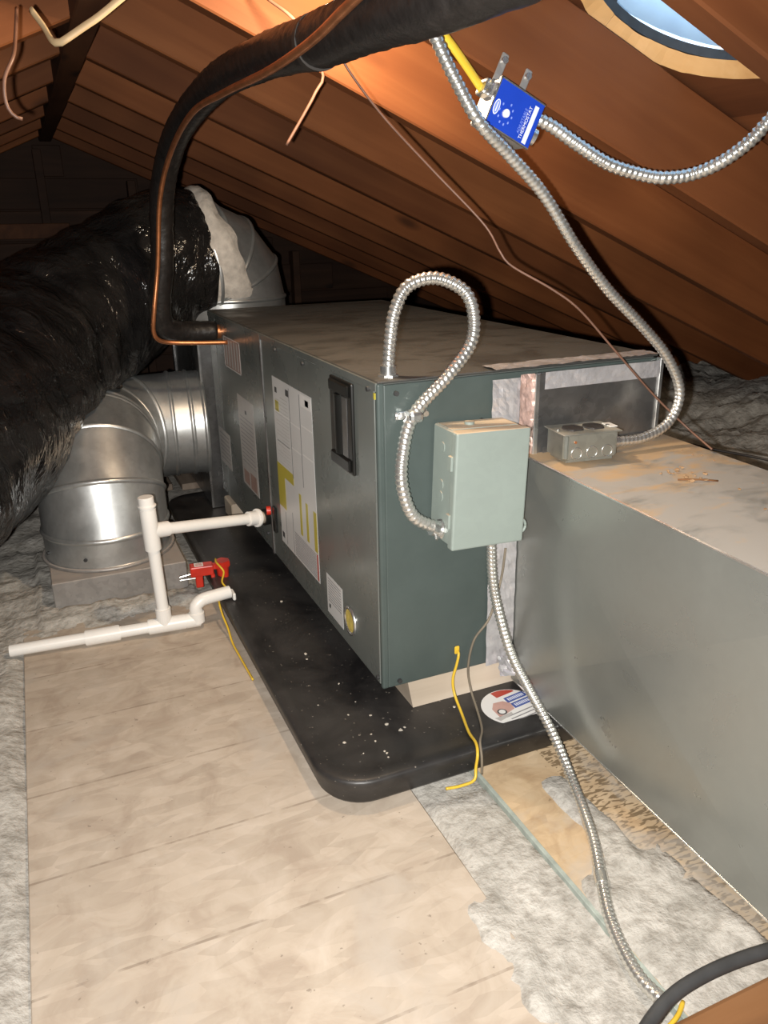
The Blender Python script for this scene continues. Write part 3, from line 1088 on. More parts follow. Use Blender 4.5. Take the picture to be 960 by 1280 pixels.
# drain port: dark collar, red tag
prt = ap(cyl('drain_port', (-0.001, 0.700, 0.098), (-0.020, 0.697, 0.098), 0.021, 'latch_black', seg=20))
cyl('port_nipple', (-0.020, 0.697, 0.098), (-0.034, 0.692, 0.1), 0.015, 'pipe_cement', prt, seg=20)
rp = ap(box('port_strip', -0.008, -0.001, 0.634, 0.655, 0.075, 0.140, 'latch_black', bev=0.002))
cyl('red_cap', (-0.008, 0.665, 0.125), (-0.018, 0.667, 0.125), 0.011, 'red_plastic', rp, seg=16)
ap(box('wire_bushing', 0.140, 0.150, -0.006, -0.001, 0.040, 0.056, 'yellow_wire', bev=0.002))
ap(cyl('suction_stub', (0.0, 1.105, 0.505), (-0.012, 1.105, 0.505), 0.019, 'copper', seg=16))
# wires hanging out of the end panel
tag(wire('thermostat_wire', [(0.145, -0.0005, 0.048), (0.144, -0.012, 0.045), (0.139, -0.014, 0.025), (0.131, -0.015, -0.003), (0.131, -0.022, -0.030), (0.128, -0.055, -0.050), (0.112, -0.110, -0.050), (0.104, -0.148, -0.0445), (0.096, -0.168, -0.052), (0.092, -0.170, -0.075), (0.085, -0.178, -0.092), (0.060, -0.176, -0.097), (0.035, -0.172, -0.097)], 0.0026, 'yellow_wire', step=0.006),
    'yellow low-voltage wire hanging from the front panel across the pan rim', 'wire')
tag(wire('control_cable', [(0.235, -0.012, 0.235), (0.226, -0.014, 0.175), (0.205, -0.014, 0.105), (0.175, -0.012, 0.065), (0.164, -0.012, 0.010), (0.168, -0.018, -0.035), (0.160, -0.055, -0.052), (0.138, -0.110, -0.051), (0.112, -0.148, -0.0445), (0.104, -0.168, -0.058), (0.104, -0.170, -0.092)], 0.0022, 'grey_wire', step=0.006),
    'frayed grey-brown cable hanging beside the yellow wire over the pan rim', 'wire')

# ------------------------------------------------------------------ supply trunk duct
td = empty('trunk_duct', (0.43, -0.6, -0.09))
tag(td, 'rectangular galvanized supply trunk duct with tan dirt on its top', 'duct')
TI = Matrix.Translation((-0.43, 0.6, 0.09))


def tp(o):
    o.parent = td
    o.matrix_parent_inverse = TI
    return o


X0, X1, TZ0, TZ1, DZ = 0.264, 0.570, -0.043, 0.402, -0.026


def trunk_section(y0, y1):
    """cross-broken sheet metal box: each side creased corner to corner"""
    b = bmesh.new()
    f = lambda y: DZ * (y / -0.61) * 0.5
    c = {}
    for yi, y in enumerate((y0, y1)):
        for xi, x in enumerate((X0, X1)):
            for zi, z in enumerate((TZ0, TZ1)):
                c[xi, yi, zi] = b.verts.new((x, y, z + f(y)))
    ym = (y0 + y1) / 2
    zm = (TZ0 + TZ1) / 2 + f(ym)
    def pyr(q, ctr):
        m = b.verts.new(ctr)
        for i in range(4):
            b.faces.new((q[i], q[(i + 1) % 4], m))
    pyr([c[0, 0, 0], c[0, 1, 0], c[0, 1, 1], c[0, 0, 1]], (X0 - 0.010, ym, zm))
    pyr([c[1, 0, 0], c[1, 1, 0], c[1, 1, 1], c[1, 0, 1]], (X1 + 0.010, ym, zm))
    pyr([c[0, 0, 1], c[1, 0, 1], c[1, 1, 1], c[0, 1, 1]], ((X0 + X1) / 2, ym, TZ1 + f(ym) + 0.004))
    b.faces.new((c[0, 0, 0], c[1, 0, 0], c[1, 1, 0], c[0, 1, 0]))
    b.faces.new((c[0, 0, 0], c[1, 0, 0], c[1, 0, 1], c[0, 0, 1]))
    b.faces.new((c[0, 1, 0], c[1, 1, 0], c[1, 1, 1], c[0, 1, 1]))
    return b


tp(link('duct_section', trunk_section(-0.002, -0.645), 'duct_steel'))
tp(link('corner_seam', cyl_bm((X0 + 0.001, -0.004, TZ1 - 0.0005), (X0 + 0.001, -0.64, TZ1 - 0.016), 0.0022, seg=6), 'bright_steel'))
tp(link('corner_seam', cyl_bm((X0 + 0.001, -0.004, TZ0), (X0 + 0.001, -0.64, TZ0 - 0.015), 0.0022, seg=6), 'bright_steel'))
# blanking plate above the duct, with foil tape round it
tp(box('cover_plate', 0.289, 0.549, -0.010, -0.002, TZ1 - 0.004, 0.540, 'plate_steel', bev=0.001))
tp(box('plate_flange', 0.281, 0.290, -0.014, -0.002, TZ1 - 0.002, 0.540, 'bright_steel', bev=0.001))
tp(box('plate_flange', 0.543, 0.551, -0.014, -0.002, TZ1, 0.546, 'bright_steel', bev=0.001))


def foil_strip(name, p00, p10, p01, nx, ny, amp, mat, nrm):
    b = bmesh.new()
    p00, p10, p01, nrm = Vector(p00), Vector(p10), Vector(p01), Vector(nrm)
    g = []
    for j_ in range(ny + 1):
        row = []
        for i_ in range(nx + 1):
            p = p00 + (p10 - p00) * (i_ / nx) + (p01 - p00) * (j_ / ny)
            w_ = amp * (0.5 + 0.5 * noise.noise(p * 55) + 0.35 * noise.noise(p * 130))
            row.append(b.verts.new(p + nrm * max(0, w_)))
        g.append(row)
    for j_ in range(ny):
        for i_ in range(nx):
            b.faces.new((g[j_][i_], g[j_][i_ + 1], g[j_ + 1][i_ + 1], g[j_ + 1][i_]))
    return tp(link(name, b, mat))


foil_strip('foil_tape', (0.203, -0.0035, 0.535), (0.256, -0.0035, 0.535), (0.203, -0.0035, 0.40), 8, 18, 0.004, 'foil', (0, -1, 0))
foil_strip('foil_tape', (0.254, -0.0050, 0.540), (0.282, -0.0050, 0.540), (0.254, -0.0050, 0.40), 6, 18, 0.007, 'foil_pink', (0, -1, 0))
foil_strip('foil_tape', (0.205, -0.0035, 0.400), (0.262, -0.0035, 0.400), (0.205, -0.0035, 0.00), 10, 40, 0.004, 'foil', (0, -1, 0))
foil_strip('foil_tape', (0.300, -0.0115, 0.512), (0.545, -0.0115, 0.512), (0.300, -0.0115, 0.541), 30, 4, 0.003, 'foil', (0, -1, 0))
foil_strip('foil_tape', (0.205, -0.012, 0.5515), (0.545, -0.012, 0.5515), (0.205, 0.035, 0.5515), 40, 6, 0.003, 'foil', (0, 0, 1))
foil_strip('foil_tape', (0.300, -0.0125, 0.390), (0.545, -0.0125, 0.390), (0.300, -0.0125, 0.412), 24, 4, 0.003, 'plate_steel', (0, -1, 0))
foil_strip('foil_tape', (0.225, -0.008, 0.020), (0.284, -0.006, 0.006), (0.230, -0.008, -0.022), 10, 8, 0.014, 'foil', (0, -1, 0))

# crumbs of dry dirt on top of the duct
for k in range(34):
    if k < 20:
        x, y = random.gauss(0.415, 0.022), random.gauss(-0.215, 0.022)
    else:
        x, y = random.uniform(0.40, 0.56), random.uniform(-0.45, -0.08)
    s = random.uniform(0.0015, 0.0045) if k < 20 else random.uniform(0.001, 0.0025)
    b = bmesh.new()
    bmesh.ops.create_icosphere(b, subdivisions=1, radius=s)
    for vv in b.verts:
        vv.co *= random.uniform(0.5, 1.4)
        vv.co.z *= 0.6
    zt = TZ1 + DZ * (y / -0.61) * 0.5 + 0.004 * max(0, 1 - abs(x - 0.428) / 0.142)
    o = link('dirt_crumb', b, 'dirt', loc=(x, y, zt + s * 0.4))
    tag(o, 'orange-brown dirt crumb on top of the trunk duct', 'dirt', 'dirt crumbs on the duct')
tag(wire('splinter', [(0.40, -0.232, 0.4015), (0.425, -0.250, 0.403), (0.452, -0.262, 0.4005)], 0.0014, 'joist_wood', step=0.01, seg=5), 'thin brown wood splinter lying on top of the trunk duct', 'splinter')

# ------------------------------------------------------------------ disconnect box
db = empty('disconnect_box', (0.154, -0.002, 0.380), (0, math.radians(2.1), 0))
tag(db, 'pale grey-green electrical disconnect box on the front panel', 'electrical box')
box('enclosure', -0.062, 0.064, -0.074, -0.004, -0.094, 0.094, 'disconnect_paint', db, bev=0.002)
cv = box('cover', -0.0665, 0.0665, -0.089, -0.072, -0.0965, 0.0955, 'disconnect_paint', db, bev=0.003, seg=2)
hr = bmesh.new()
bmesh.ops.create_cone(hr, cap_ends=False, segments=20, radius1=0.0095, radius2=0.0095, depth=0.003)
bm2 = bmesh.new()
path = [Vector((0.0095 * math.cos(2 * math.pi * k / 24), 0, 0.011 * math.sin(2 * math.pi * k / 24))) for k in range(25)]
hr.free()
link('hasp', sweep_bm(path, 0.0026, 8), 'disconnect_paint', cv, smooth=True, loc=(0.066, -0.080, -0.073))
for z in (0.045, -0.050):
    box('hinge', -0.0695, -0.064, -0.080, -0.068, z - 0.012, z + 0.012, 'disconnect_paint', cv, bev=0.001)
box('top_ridge', -0.060, 0.060, -0.060, -0.010, 0.094, 0.0955, 'disconnect_paint', db, bev=0.0005)
cyl('hub_nut', (-0.015, -0.035, 0.0935), (-0.015, -0.035, 0.100), 0.008, 'disconnect_paint', db, seg=12)
for z in (0.062, 0.0, -0.02):
    cyl('knockout', (-0.062, -0.035, z), (-0.0632, -0.035, z), 0.009, 'disconnect_paint', db, seg=16)


# ------------------------------------------------------------------ flexible conduits
def connector(parent, p, d, r=0.0115):
    p, d = Vector(p), Vector(d).normalized()
    o = link('connector', cyl_bm(p, p + d * 0.018, r * 1.15, r * 1.15, 16), 'bright_steel', parent)
    shade_auto(o)
    n = link('lock_nut', cyl_bm(p - d * 0.001, p + d * 0.004, r * 1.5, r * 1.5, 8), 'bright_steel', o)
    side = d.orthogonal().normalized()
    link('clamp_screw', cyl_bm(p + d * 0.010 + side * r * 1.0, p + d * 0.010 + side * r * 1.8, 0.0025, None, 8), 'bright_steel', o)
    return o


c3 = empty('flexible_conduit', (0.036, 0.039, 0.55))
tag(c3, 'looped silver flexible metal conduit from cabinet top to disconnect box', 'conduit')
CI = lambda e: Matrix.Translation(-Vector(e.location))


def put(o, e):
    o.parent = e
    o.matrix_parent_inverse = CI(e)
    return o


P3 = [(0.036, 0.039, 0.556), (0.040, 0.040, 0.600), (0.049, 0.040, 0.649), (0.070, 0.035, 0.687), (0.111, 0.020, 0.698), (0.150, 0.000, 0.678), (0.162, -0.010, 0.641),
      (0.154, -0.015, 0.598), (0.112, -0.020, 0.553), (0.053, -0.018, 0.496), (0.028, -0.030, 0.436), (0.023, -0.040, 0.387), (0.040, -0.045, 0.338), (0.086, -0.045, 0.309)]
put(conduit_jacket('jacket', P3, 0.0105, None), c3)
put(connector(None, (0.036, 0.039, 0.549), (0, 0, 1)), c3)
put(connector(None, (0.088, -0.045, 0.308), (-1, 0, 0.35)), c3)
st = put(box('strap', 0.028, 0.084, -0.0045, -0.001, 0.487, 0.500, 'bright_steel', bev=0.001), c3)
box('strap_saddle', 0.042, 0.066, -0.031, -0.003, 0.485, 0.504, 'bright_steel', st, bev=0.006, seg=2)
for x in (0.034, 0.080):
    cyl('strap_screw', (x, -0.004, 0.4935), (x, -0.009, 0.4935), 0.0048, 'bright_steel', st, seg=8)

c4 = empty('flexible_conduit', (0.184, -0.045, 0.283))
tag(c4, 'silver flexible metal conduit running down from disconnect box across the floor boards', 'conduit')
P4 = [(0.184, -0.045, 0.280), (0.186, -0.050, 0.207), (0.193, -0.060, 0.148), (0.203, -0.090, 0.075), (0.216, -0.130, 0.022), (0.227, -0.190, -0.033), (0.218, -0.263, -0.075),
      (0.178, -0.367, -0.083), (0.137, -0.442, -0.084), (0.102, -0.508, -0.084), (0.083, -0.579, -0.087), (0.088, -0.630, -0.087)]
put(conduit_jacket('jacket', P4, 0.0088, None, 0.0075), c4)
put(connector(None, (0.184, -0.045, 0.284), (0, 0, -1), 0.009), c4)
o = put(link('coupling', cyl_bm((0.140, -0.436, -0.0835), (0.131, -0.453, -0.0840), 0.0100, None, 14), 'conduit_steel'), c4)
shade_auto(o)

c1 = empty('flexible_conduit', (0.391, -0.074, 0.424))
tag(c1, 'long silver flexible metal conduit hanging from the rafters down to outlet box', 'conduit')
P1 = [(0.020, -0.085, 1.075), (0.041, -0.085, 1.030), (0.056, -0.085, 1.000), (0.081, -0.088, 0.957), (0.114, -0.098, 0.904), (0.166, -0.090, 0.866), (0.234, -0.080, 0.814), (0.300, -0.075, 0.741), (0.370, -0.070, 0.674), (0.440, -0.070, 0.617),
      (0.496, -0.070, 0.567), (0.533, -0.070, 0.516), (0.540, -0.070, 0.476), (0.515, -0.073, 0.440), (0.460, -0.078, 0.424), (0.402, -0.077, 0.424)]
put(conduit_jacket('jacket', P1, 0.0088, None), c1)
put(connector(None, (0.391, -0.074, 0.424), (1, -0.12, 0.0), 0.009), c1)

c2 = empty('flexible_conduit', (0.262, -0.03, 0.916))
tag(c2, 'sagging silver flexible metal conduit leaving the blue thermostat box', 'conduit')
P2 = [(0.252, -0.025, 0.920), (0.276, -0.034, 0.908), (0.307, -0.050, 0.885), (0.344, -0.080, 0.856), (0.388, -0.100, 0.841), (0.416, -0.120, 0.835), (0.450, -0.140, 0.839), (0.472, -0.170, 0.853), (0.490, -0.200, 0.877), (0.501, -0.220, 0.902), (0.516, -0.245, 0.935), (0.530, -0.265, 0.955)]
put(conduit_jacket('jacket', P2, 0.0098, None), c2)

# ------------------------------------------------------------------ outlet box on the duct
ob = empty('outlet_box', (0.341, -0.068, 0.4035), (0, 0, math.radians(-7)))
tag(ob, 'small steel outlet box with two dark receptacles lying on the trunk duct', 'outlet box')
b = box_bm(-0.050, 0.050, -0.033, 0.033, 0.0005, 0.048)
bmesh.ops.bevel(b, geom=[e for e in b.edges if all(v_.co.z < 0.01 for v_ in e.verts) or abs(e.verts[0].co.z - e.verts[1].co.z) > 0.03], offset=0.007, segments=3, affect='EDGES')
oo = link('box', b, 'outlet_steel', ob)
shade_auto(oo, 30)
box('cover_plate', -0.0535, 0.0535, -0.036, 0.036, 0.0475, 0.0500, 'outlet_steel', ob, bev=0.001)
for x in (-0.019, 0.019):
    b = bmesh.new()
    bmesh.ops.create_cone(b, cap_ends=True, segments=28, radius1=0.0175, radius2=0.0168, depth=0.003)
    for v_ in b.verts:
        v_.co.y = max(-0.0145, min(0.0145, v_.co.y)) * 1.15
    f_ = link('receptacle', b, 'outlet_face', ob, loc=(x, 0, 0.051))
    for dx, w_ in ((-0.006, 0.004), (0.006, 0.003)):
        box('slot', dx - 0.001, dx + 0.001, -w_, w_, 0.0012, 0.0017, 'black_wire', f_)
cyl('cover_screw', (0, 0, 0.050), (0, 0, 0.0515), 0.003, 'bright_steel', ob, seg=10)
for x in (-0.046, 0.046):
    cyl('cover_screw', (x, 0.0, 0.050), (x, 0.0, 0.052), 0.0035, 'bright_steel', ob, seg=10)
box('plaster_ear', 0.044, 0.058, -0.012, 0.014, 0.0502, 0.0515, 'pvc', ob)
for x in (-0.028, 0.0, 0.028):
    path = [Vector((x + 0.0095 * math.cos(a), -0.0333, 0.017 + 0.0095 * math.sin(a))) for a in [2 * math.pi * k / 24 for k in range(25)]]
    link('knockout', sweep_bm(path, 0.0009, 6, caps=False), 'bright_steel', ob, smooth=True)
cyl('side_screw', (-0.031, -0.0325, 0.036), (-0.031, -0.0345, 0.036), 0.0022, 'copper', ob, seg=10)

# ------------------------------------------------------------------ blue thermostat box on the rafter
ANG = math.radians(25)
tb = empty('thermostat_box', (0.199, -0.006, 0.922), (0, ANG, 0))
tag(tb, 'small steel junction box with bright blue thermostat cover screwed to a rafter', 'thermostat')
HX, HZ = 0.0405, 0.0320
box('steel_box', -HX + 0.001, HX - 0.001, -0.041, 0.0, -HZ + 0.001, HZ - 0.001, 'boot_steel', tb, bev=0.002)
bc = box('blue_cover', -HX, HX, -0.0455, -0.0405, -HZ, HZ, 'blue_label', tb, bev=0.001)
for (x0, x1, z0, z1) in ((-HX, HX, HZ - 0.0016, HZ + 0.0004), (-HX, HX, -HZ - 0.0004, -HZ + 0.0012), (-HX - 0.0004, -HX + 0.0022, -HZ, HZ)):
    box('cover_rim', x0, x1, -0.0457, -0.041, z0, z1, 'bright_steel', bc)
FY = -0.0456
# the print faces out of the cover, top of the lettering towards the left end
box('white_panel', 0.0255, 0.0325, FY - 0.0004, FY, -0.029, 0.024, 'white_ink', bc)
text_mesh('print_text', 'THERMOSTAT', 0.0072, 'white_ink', bc, (0.0205, FY - 0.0003, -0.0035), (math.radians(90), math.radians(-90), 0))
text_mesh('print_text', 'ADJUSTABLE', 0.0062, 'pale_blue_ink', bc, (0.0145, FY - 0.0003, -0.0035), (math.radians(90), math.radians(-90), 0))


def face_disc(name, cx, cz, rx, rz, mat, lift, parent):
    b = bmesh.new()
    A = [b.verts.new((cx + rx * math.cos(2 * math.pi * k / 24), FY - lift, cz + rz * math.sin(2 * math.pi * k / 24))) for k in range(24)]
    B = [b.verts.new((v_.co.x, FY + 0.0002, v_.co.z)) for v_ in A]
    b.faces.new(A)
    b.faces.new(B[::-1])
    for k in range(24):
        b.faces.new((A[k], A[(k + 1) % 24], B[(k + 1) % 24], B[k]))
    return link(name, b, mat, parent)


lg = face_disc('logo_oval', -0.0315, -0.006, 0.0048, 0.0105, 'white_ink', 0.0003, bc)
face_disc('logo_field', -0.0315, -0.006, 0.0036, 0.0090, 'pale_blue_ink', 0.0006, lg)
box('logo_script', -0.0322, -0.0308, FY - 0.0008, FY - 0.0003, -0.0125, 0.0005, 'white_ink', lg)
dl = face_disc('dial', -0.0145, -0.0075, 0.0052, 0.0056, 'paper_bright', 0.003, bc)
for k in range(9):
    a = math.radians(20 + 290 * k / 8)
    face_disc('dial_mark', -0.0145 + 0.0125 * math.sin(a) * 0.9, -0.0075 + 0.0145 * math.cos(a), 0.0012, 0.0018, 'pale_blue_ink', 0.0003, bc)
for x in (-0.027, 0.0175):
    e_ = box('mounting_ear', x - 0.006, x + 0.006, -0.004, -0.0005, HZ - 0.004, HZ + 0.046, 'boot_steel', tb, bev=0.0015)
    cyl('ear_screw', (x, -0.004, HZ + 0.036), (x, -0.008, HZ + 0.036), 0.005, 'bright_steel', e_, seg=10)
# cable clamp on the left end, conduit connector on the right end
cl_ = box('cable_clamp', -HX - 0.014, -HX + 0.002, -0.034, -0.010, 0.004, 0.026, 'bright_steel', tb, bev=0.003, seg=2)
cyl('clamp_screw', (-HX - 0.008, -0.033, 0.009), (-HX - 0.008, -0.041, 0.009), 0.003, 'bright_steel', cl_, seg=8)
cyl('clamp_screw', (-HX - 0.008, -0.033, 0.021), (-HX - 0.008, -0.041, 0.021), 0.003, 'bright_steel', cl_, seg=8)
cn = cyl('conduit_connector', (HX - 0.002, -0.022, -0.006), (HX + 0.014, -0.025, -0.006), 0.0118, 'bright_steel', tb, seg=16)
tag(wire('yellow_cable', [(0.040, -0.045, 1.098), (0.060, -0.042, 1.060), (0.082, -0.038, 1.026), (0.116, -0.034, 0.994), (0.142, -0.029, 0.970), (0.158, -0.028, 0.953)], 0.0068, 'yellow_cable', squash=0.6),
    'flat yellow sheathed cable entering the blue thermostat box', 'cable')

# ------------------------------------------------------------------ line set
ls = empty('refrigerant_line', (-0.01, 1.105, 0.505))
tag(ls, 'thick black foam-insulated refrigerant line arching from cabinet to the rafters', 'refrigerant line')
LP = [(-0.014, 1.105, 0.505), (-0.080, 1.100, 0.510), (-0.130, 1.085, 0.518), (-0.158, 1.068, 0.545), (-0.160, 1.045, 0.610), (-0.149, 1.019, 0.691), (-0.139, 0.965, 0.857), (-0.124, 0.790, 0.966), (-0.105, 0.495, 1.018), (-0.090, 0.198, 1.017), (-0.087, -0.044, 0.997), (-0.086, -0.222, 0.987), (-0.076, -0.344, 0.980), (-0.05, -0.45, 0.985), (-0.01, -0.60, 1.0)]


def line_r(i, n, a):
    return 0.0285 + 0.0035 * min(1, max(0, (i - n * 0.35) / (n * 0.4))) + 0.0016 * noise.noise(Vector((i * 0.35, a * 2.0, 0))) + 0.0010 * noise.noise(Vector((i * 1.1, a, 5)))


o = put(link('foam_sleeve', sweep_bm(spline(LP, 0.008), line_r, 22), 'rubber', smooth=True), ls)
o = put(cyl('copper_end', (0.000, 1.105, 0.505), (-0.015, 1.105, 0.505), 0.019, 'copper'), ls)
for p0, p1 in (((-0.0865, -0.030, 0.9975), (-0.0865, -0.042, 0.9965)),):
    o = put(cyl('tie_band', p0, p1, 0.0335, 'black_wire', seg=24), ls)
cp = [(0.0, 1.017, 0.486), (-0.080, 1.020, 0.490), (-0.150, 1.022, 0.496), (-0.180, 1.012, 0.506), (-0.192, 0.998, 0.530), (-0.187, 0.983, 0.580), (-0.167, 0.970, 0.693), (-0.154, 0.917, 0.838), (-0.141, 0.787, 0.929), (-0.135, 0.550, 0.980), (-0.127, 0.317, 0.984),
      (-0.119, 0.113, 0.981), (-0.117, -0.014, 0.982), (-0.119, -0.128, 0.985), (-0.122, -0.226, 0.992), (-0.120, -0.320, 1.000), (-0.10, -0.46, 1.01)]
tag(wire('liquid_line', cp, 0.0058, 'copper', step=0.01, seg=10), 'thin bare copper line following the black insulated refrigerant line', 'copper pipe')

# ------------------------------------------------------------------ far return plenum and ducts
rp_ = empty('return_plenum', (0.25, 1.47, -0.09))
tag(rp_, 'dull galvanized plenum box behind the far end of the air handler', 'plenum')
put(box('box', -0.035, 0.545, 1.254, 1.72, -0.054, 0.465, 'plate_steel', bev=0.002), rp_)
put(box('rim', -0.040, 0.550, 1.254, 1.275, -0.054, 0.470, 'plate_steel', bev=0.001), rp_)
put(box('rim', -0.040, 0.550, 1.70, 1.725, -0.054, 0.470, 'plate_steel', bev=0.001), rp_)


def ring_frame(c, t):
    t = t.normalized()
    ref = Vector((0, 0, 1)) if abs(t.z) < 0.95 else Vector((0.6, 0.8, 0))
    n = (ref - t * ref.dot(t)).normalized()
    return n, t.cross(n)


def gored(name_root, centers, tangents, r, root, mat='galvanized', seg=40, bead=0.005):
    """sheet metal pipe made of gores; every gore a mesh, a bead at every joint"""
    rings_ = []
    n0 = None
    for c, t in zip(centers, tangents):
        c, t = Vector(c), Vector(t).normalized()
        if n0 is None:
            n0 = ring_frame(c, t)[0]
        n0 = (n0 - t * n0.dot(t)).normalized()
        rings_.append((c, n0.copy(), t.cross(n0), t))

    def pt(fr, a, rr, off=0.0):
        return fr[0] + fr[3] * off + fr[1] * (math.cos(a) * rr) + fr[2] * (math.sin(a) * rr)
    for i in range(len(rings_) - 1):
        b = bmesh.new()
        A = [b.verts.new(pt(rings_[i], 2 * math.pi * k / seg, r)) for k in range(seg)]
        B = [b.verts.new(pt(rings_[i + 1], 2 * math.pi * k / seg, r)) for k in range(seg)]
        for k in range(seg):
            b.faces.new((A[k], A[(k + 1) % seg], B[(k + 1) % seg], B[k]))
        put(link('gore', b, mat, smooth=True), root)
    for fr in rings_:
        b = bmesh.new()
        rr = []
        for off, dr in ((-0.007, 0), (-0.004, bead * 0.7), (0, bead), (0.004, bead * 0.7), (0.007, 0)):
            rr.append([b.verts.new(pt(fr, 2 * math.pi * k / seg, r + dr, off)) for k in range(seg)])
        for A, B in zip(rr, rr[1:]):
            for k in range(seg):
                b.faces.new((A[k], A[(k + 1) % seg], B[(k + 1) % seg], B[k]))
        put(link('bead', b, mat, smooth=True), root)


def arc(c0, d0, d1, R, angs):
    """bend of radius R from direction d0 to d1 starting at c0"""
    c0, d0, d1 = Vector(c0), Vector(d0).normalized(), Vector(d1).normalized()
    ctr = c0 + d1 * R
    C_, T_ = [], []
    for a in angs:
        a = math.radians(a)
        C_.append(ctr - d1 * (R * math.cos(a)) + d0 * (R * math.sin(a)))
        T_.append(d0 * math.cos(a) + d1 * math.sin(a))
    return C_, T_


el = empty('elbow_duct', (-0.372, 0.970, -0.018))
tag(el, 'round galvanized elbow duct rising from the floor boot into the plenum', 'duct')
d1 = Vector((0.10, 0.995, 0)).normalized()
C_, T_ = arc((-0.372, 0.970, 0.055), (0, 0, 1), d1, 0.150, (0, 28, 58, 90))
C_ = [Vector((-0.372, 0.970, -0.018))] + C_
T_ = [Vector((0, 0, 1))] + T_
b0 = C_[-1] + d1 * 0.045
Cb, Tb = arc(b0, d1, (0.995, -0.10, 0), 0.21, (0, 30, 60, 90))
C_ += Cb
T_ += Tb
C_ += [C_[-1] + Tb[-1] * 0.055, Vector((-0.030, C_[-1].y - 0.012, C_[-1].z))]
T_ += [Tb[-1], Tb[-1]]
ELBOW_C = list(C_)
gored('elbow', C_, T_, 0.158, el)
fb = bmesh.new()
for rr, z in ((0.150, 0.012), (0.156, 0.0015), (0.172, 0.0015)):
    pass
path = [Vector((-0.372 + 0.164 * math.cos(2 * math.pi * k / 40), 0.970 + 0.164 * math.sin(2 * math.pi * k / 40), -0.016)) for k in range(41)]
put(link('base_flange', sweep_bm(path, 0.005, 6, caps=False), 'boot_steel', smooth=True), el)
for a in (200, 245, 300, 335):
    a = math.radians(a)
    p = Vector((-0.372 + 0.158 * math.cos(a), 0.970 + 0.158 * math.sin(a), 0.012))
    put(cyl('screw', p, p + Vector((math.cos(a), math.sin(a), 0)) * 0.005, 0.0045, 'dark_metal', seg=8), el)
bt = tag(box('floor_boot', -0.525, -0.205, 0.785, 1.150, -0.150, -0.020, 'boot_steel', bev=0.002), 'square sheet metal floor boot under the round elbow duct', 'duct boot')

te = empty('elbow_duct', (0.10, 1.50, 0.50))
tag(te, 'round galvanized elbow duct on top of the plenum feeding the black flexible duct', 'duct')
d2 = Vector((-0.86, -0.30, 0.0)).normalized()
C_, T_ = arc((0.125, 1.53, 0.560), (0, 0, 1), (d2 + Vector((0, 0, -0.16))).normalized(), 0.130, (0, 24, 50, 72, 92))
C_ = [Vector((0.125, 1.53, 0.468))] + C_
T_ = [Vector((0, 0, 1))] + T_
gored('elbow', C_, T_, 0.185, te)

fx = empty('flexible_duct', (0.0, 1.45, 0.7))
tag(fx, 'fat black plastic-jacketed insulated flexible duct sagging away from elbow', 'duct')
FPTS = [(0.040, 1.500, 0.688), (-0.05, 1.49, 0.685), (-0.215, 1.450, 0.605), (-0.446, 1.300, 0.475), (-0.576, 1.074, 0.395), (-0.681, 0.867, 0.345), (-0.805, 0.640, 0.30), (-0.95, 0.36, 0.24), (-1.10, 0.05, 0.18)]
FP = spline(FPTS, 0.013)


def flex_r(i, n, a):
    s = i * 0.013
    base = 0.200 + 0.035 * sstep(0.1, 0.7, s)
    coil = 0.0016 * math.sin(s * 2 * math.pi / 0.075)
    wr = 0.014 * noise.noise(Vector((s * 9, math.cos(a) * 2.2, math.sin(a) * 2.2))) + 0.005 * noise.noise(Vector((s * 28, math.cos(a) * 5, math.sin(a) * 5)))
    pinch = 1 - 0.05 * math.exp(-((s - 0.02) / 0.03) ** 2)
    return (base + coil + wr) * pinch


fb_ = sweep_bm(FP, flex_r, 64)
# the soft duct is dented where it leans on the rigid elbow
dense = [ELBOW_C[i].lerp(ELBOW_C[i + 1], t / 8) for i in range(len(ELBOW_C) - 1) for t in range(8)]
for vv in fb_.verts:
    q = min(dense, key=lambda c: (c - vv.co).length_squared)
    dd = vv.co - q
    if dd.length < 0.172:
        vv.co = q + dd.normalized() * 0.172
put(link('jacket', fb_, 'flex_jacket', smooth=True), fx)
# torn end: fibreglass bulging out around the collar
tb_ = bmesh.new()
cc = Vector(FPTS[0])
ax = (Vector(FPTS[0]) - Vector(FPTS[1])).normalized()
ax = (ax + Vector((0.0, 0.0, 0.10))).normalized()
n_, b_ = ring_frame(cc, ax)
R_ = []
for s_, r_ in ((-0.03, 0.184), (0.0, 0.196), (0.030, 0.206), (0.062, 0.204), (0.085, 0.190)):
    row = []
    for k in range(72):
        a = 2 * math.pi * k / 72
        nz = noise.noise(Vector((math.cos(a) * 3, math.sin(a) * 3, s_ * 20)))
        nz2 = noise.noise(Vector((math.cos(a) * 9, math.sin(a) * 9, s_ * 60 + 4)))
        rr = r_ + 0.010 * nz + 0.006 * nz2
        # more of it hangs out low on the near side
        low = 0.5 - 0.5 * math.cos(a)
        off = s_ * (0.45 + 0.85 * low) + 0.018 * nz
        row.append(tb_.verts.new(cc + ax * off + n_ * (math.cos(a) * rr) + b_ * (math.sin(a) * rr)))
    R_.append(row)
for A, B in zip(R_, R_[1:]):
    for k in range(72):
        tb_.faces.new((A[k], A[(k + 1) % 72], B[(k + 1) % 72], B[k]))
o = put(link('torn_insulation', tb_, 'fiberglass_white', smooth=True), fx)
o['label'] = 'torn whitish fibreglass end'

# ------------------------------------------------------------------ condensate drain piping
dp = empty('drain_pipe', (-0.300, 0.578, FLOOR))
tag(dp, 'white PVC condensate drain pipe with tees running from cabinet and pan', 'pipe')


def pipe(name, pts, r, mat='pvc', seg=20):
    P = [Vector(p) for p in pts]
    o = put(link(name, sweep_bm(P if len(P) < 3 else spline(pts, 0.006), r, seg), mat), dp)
    shade_auto(o, 50)
    return o


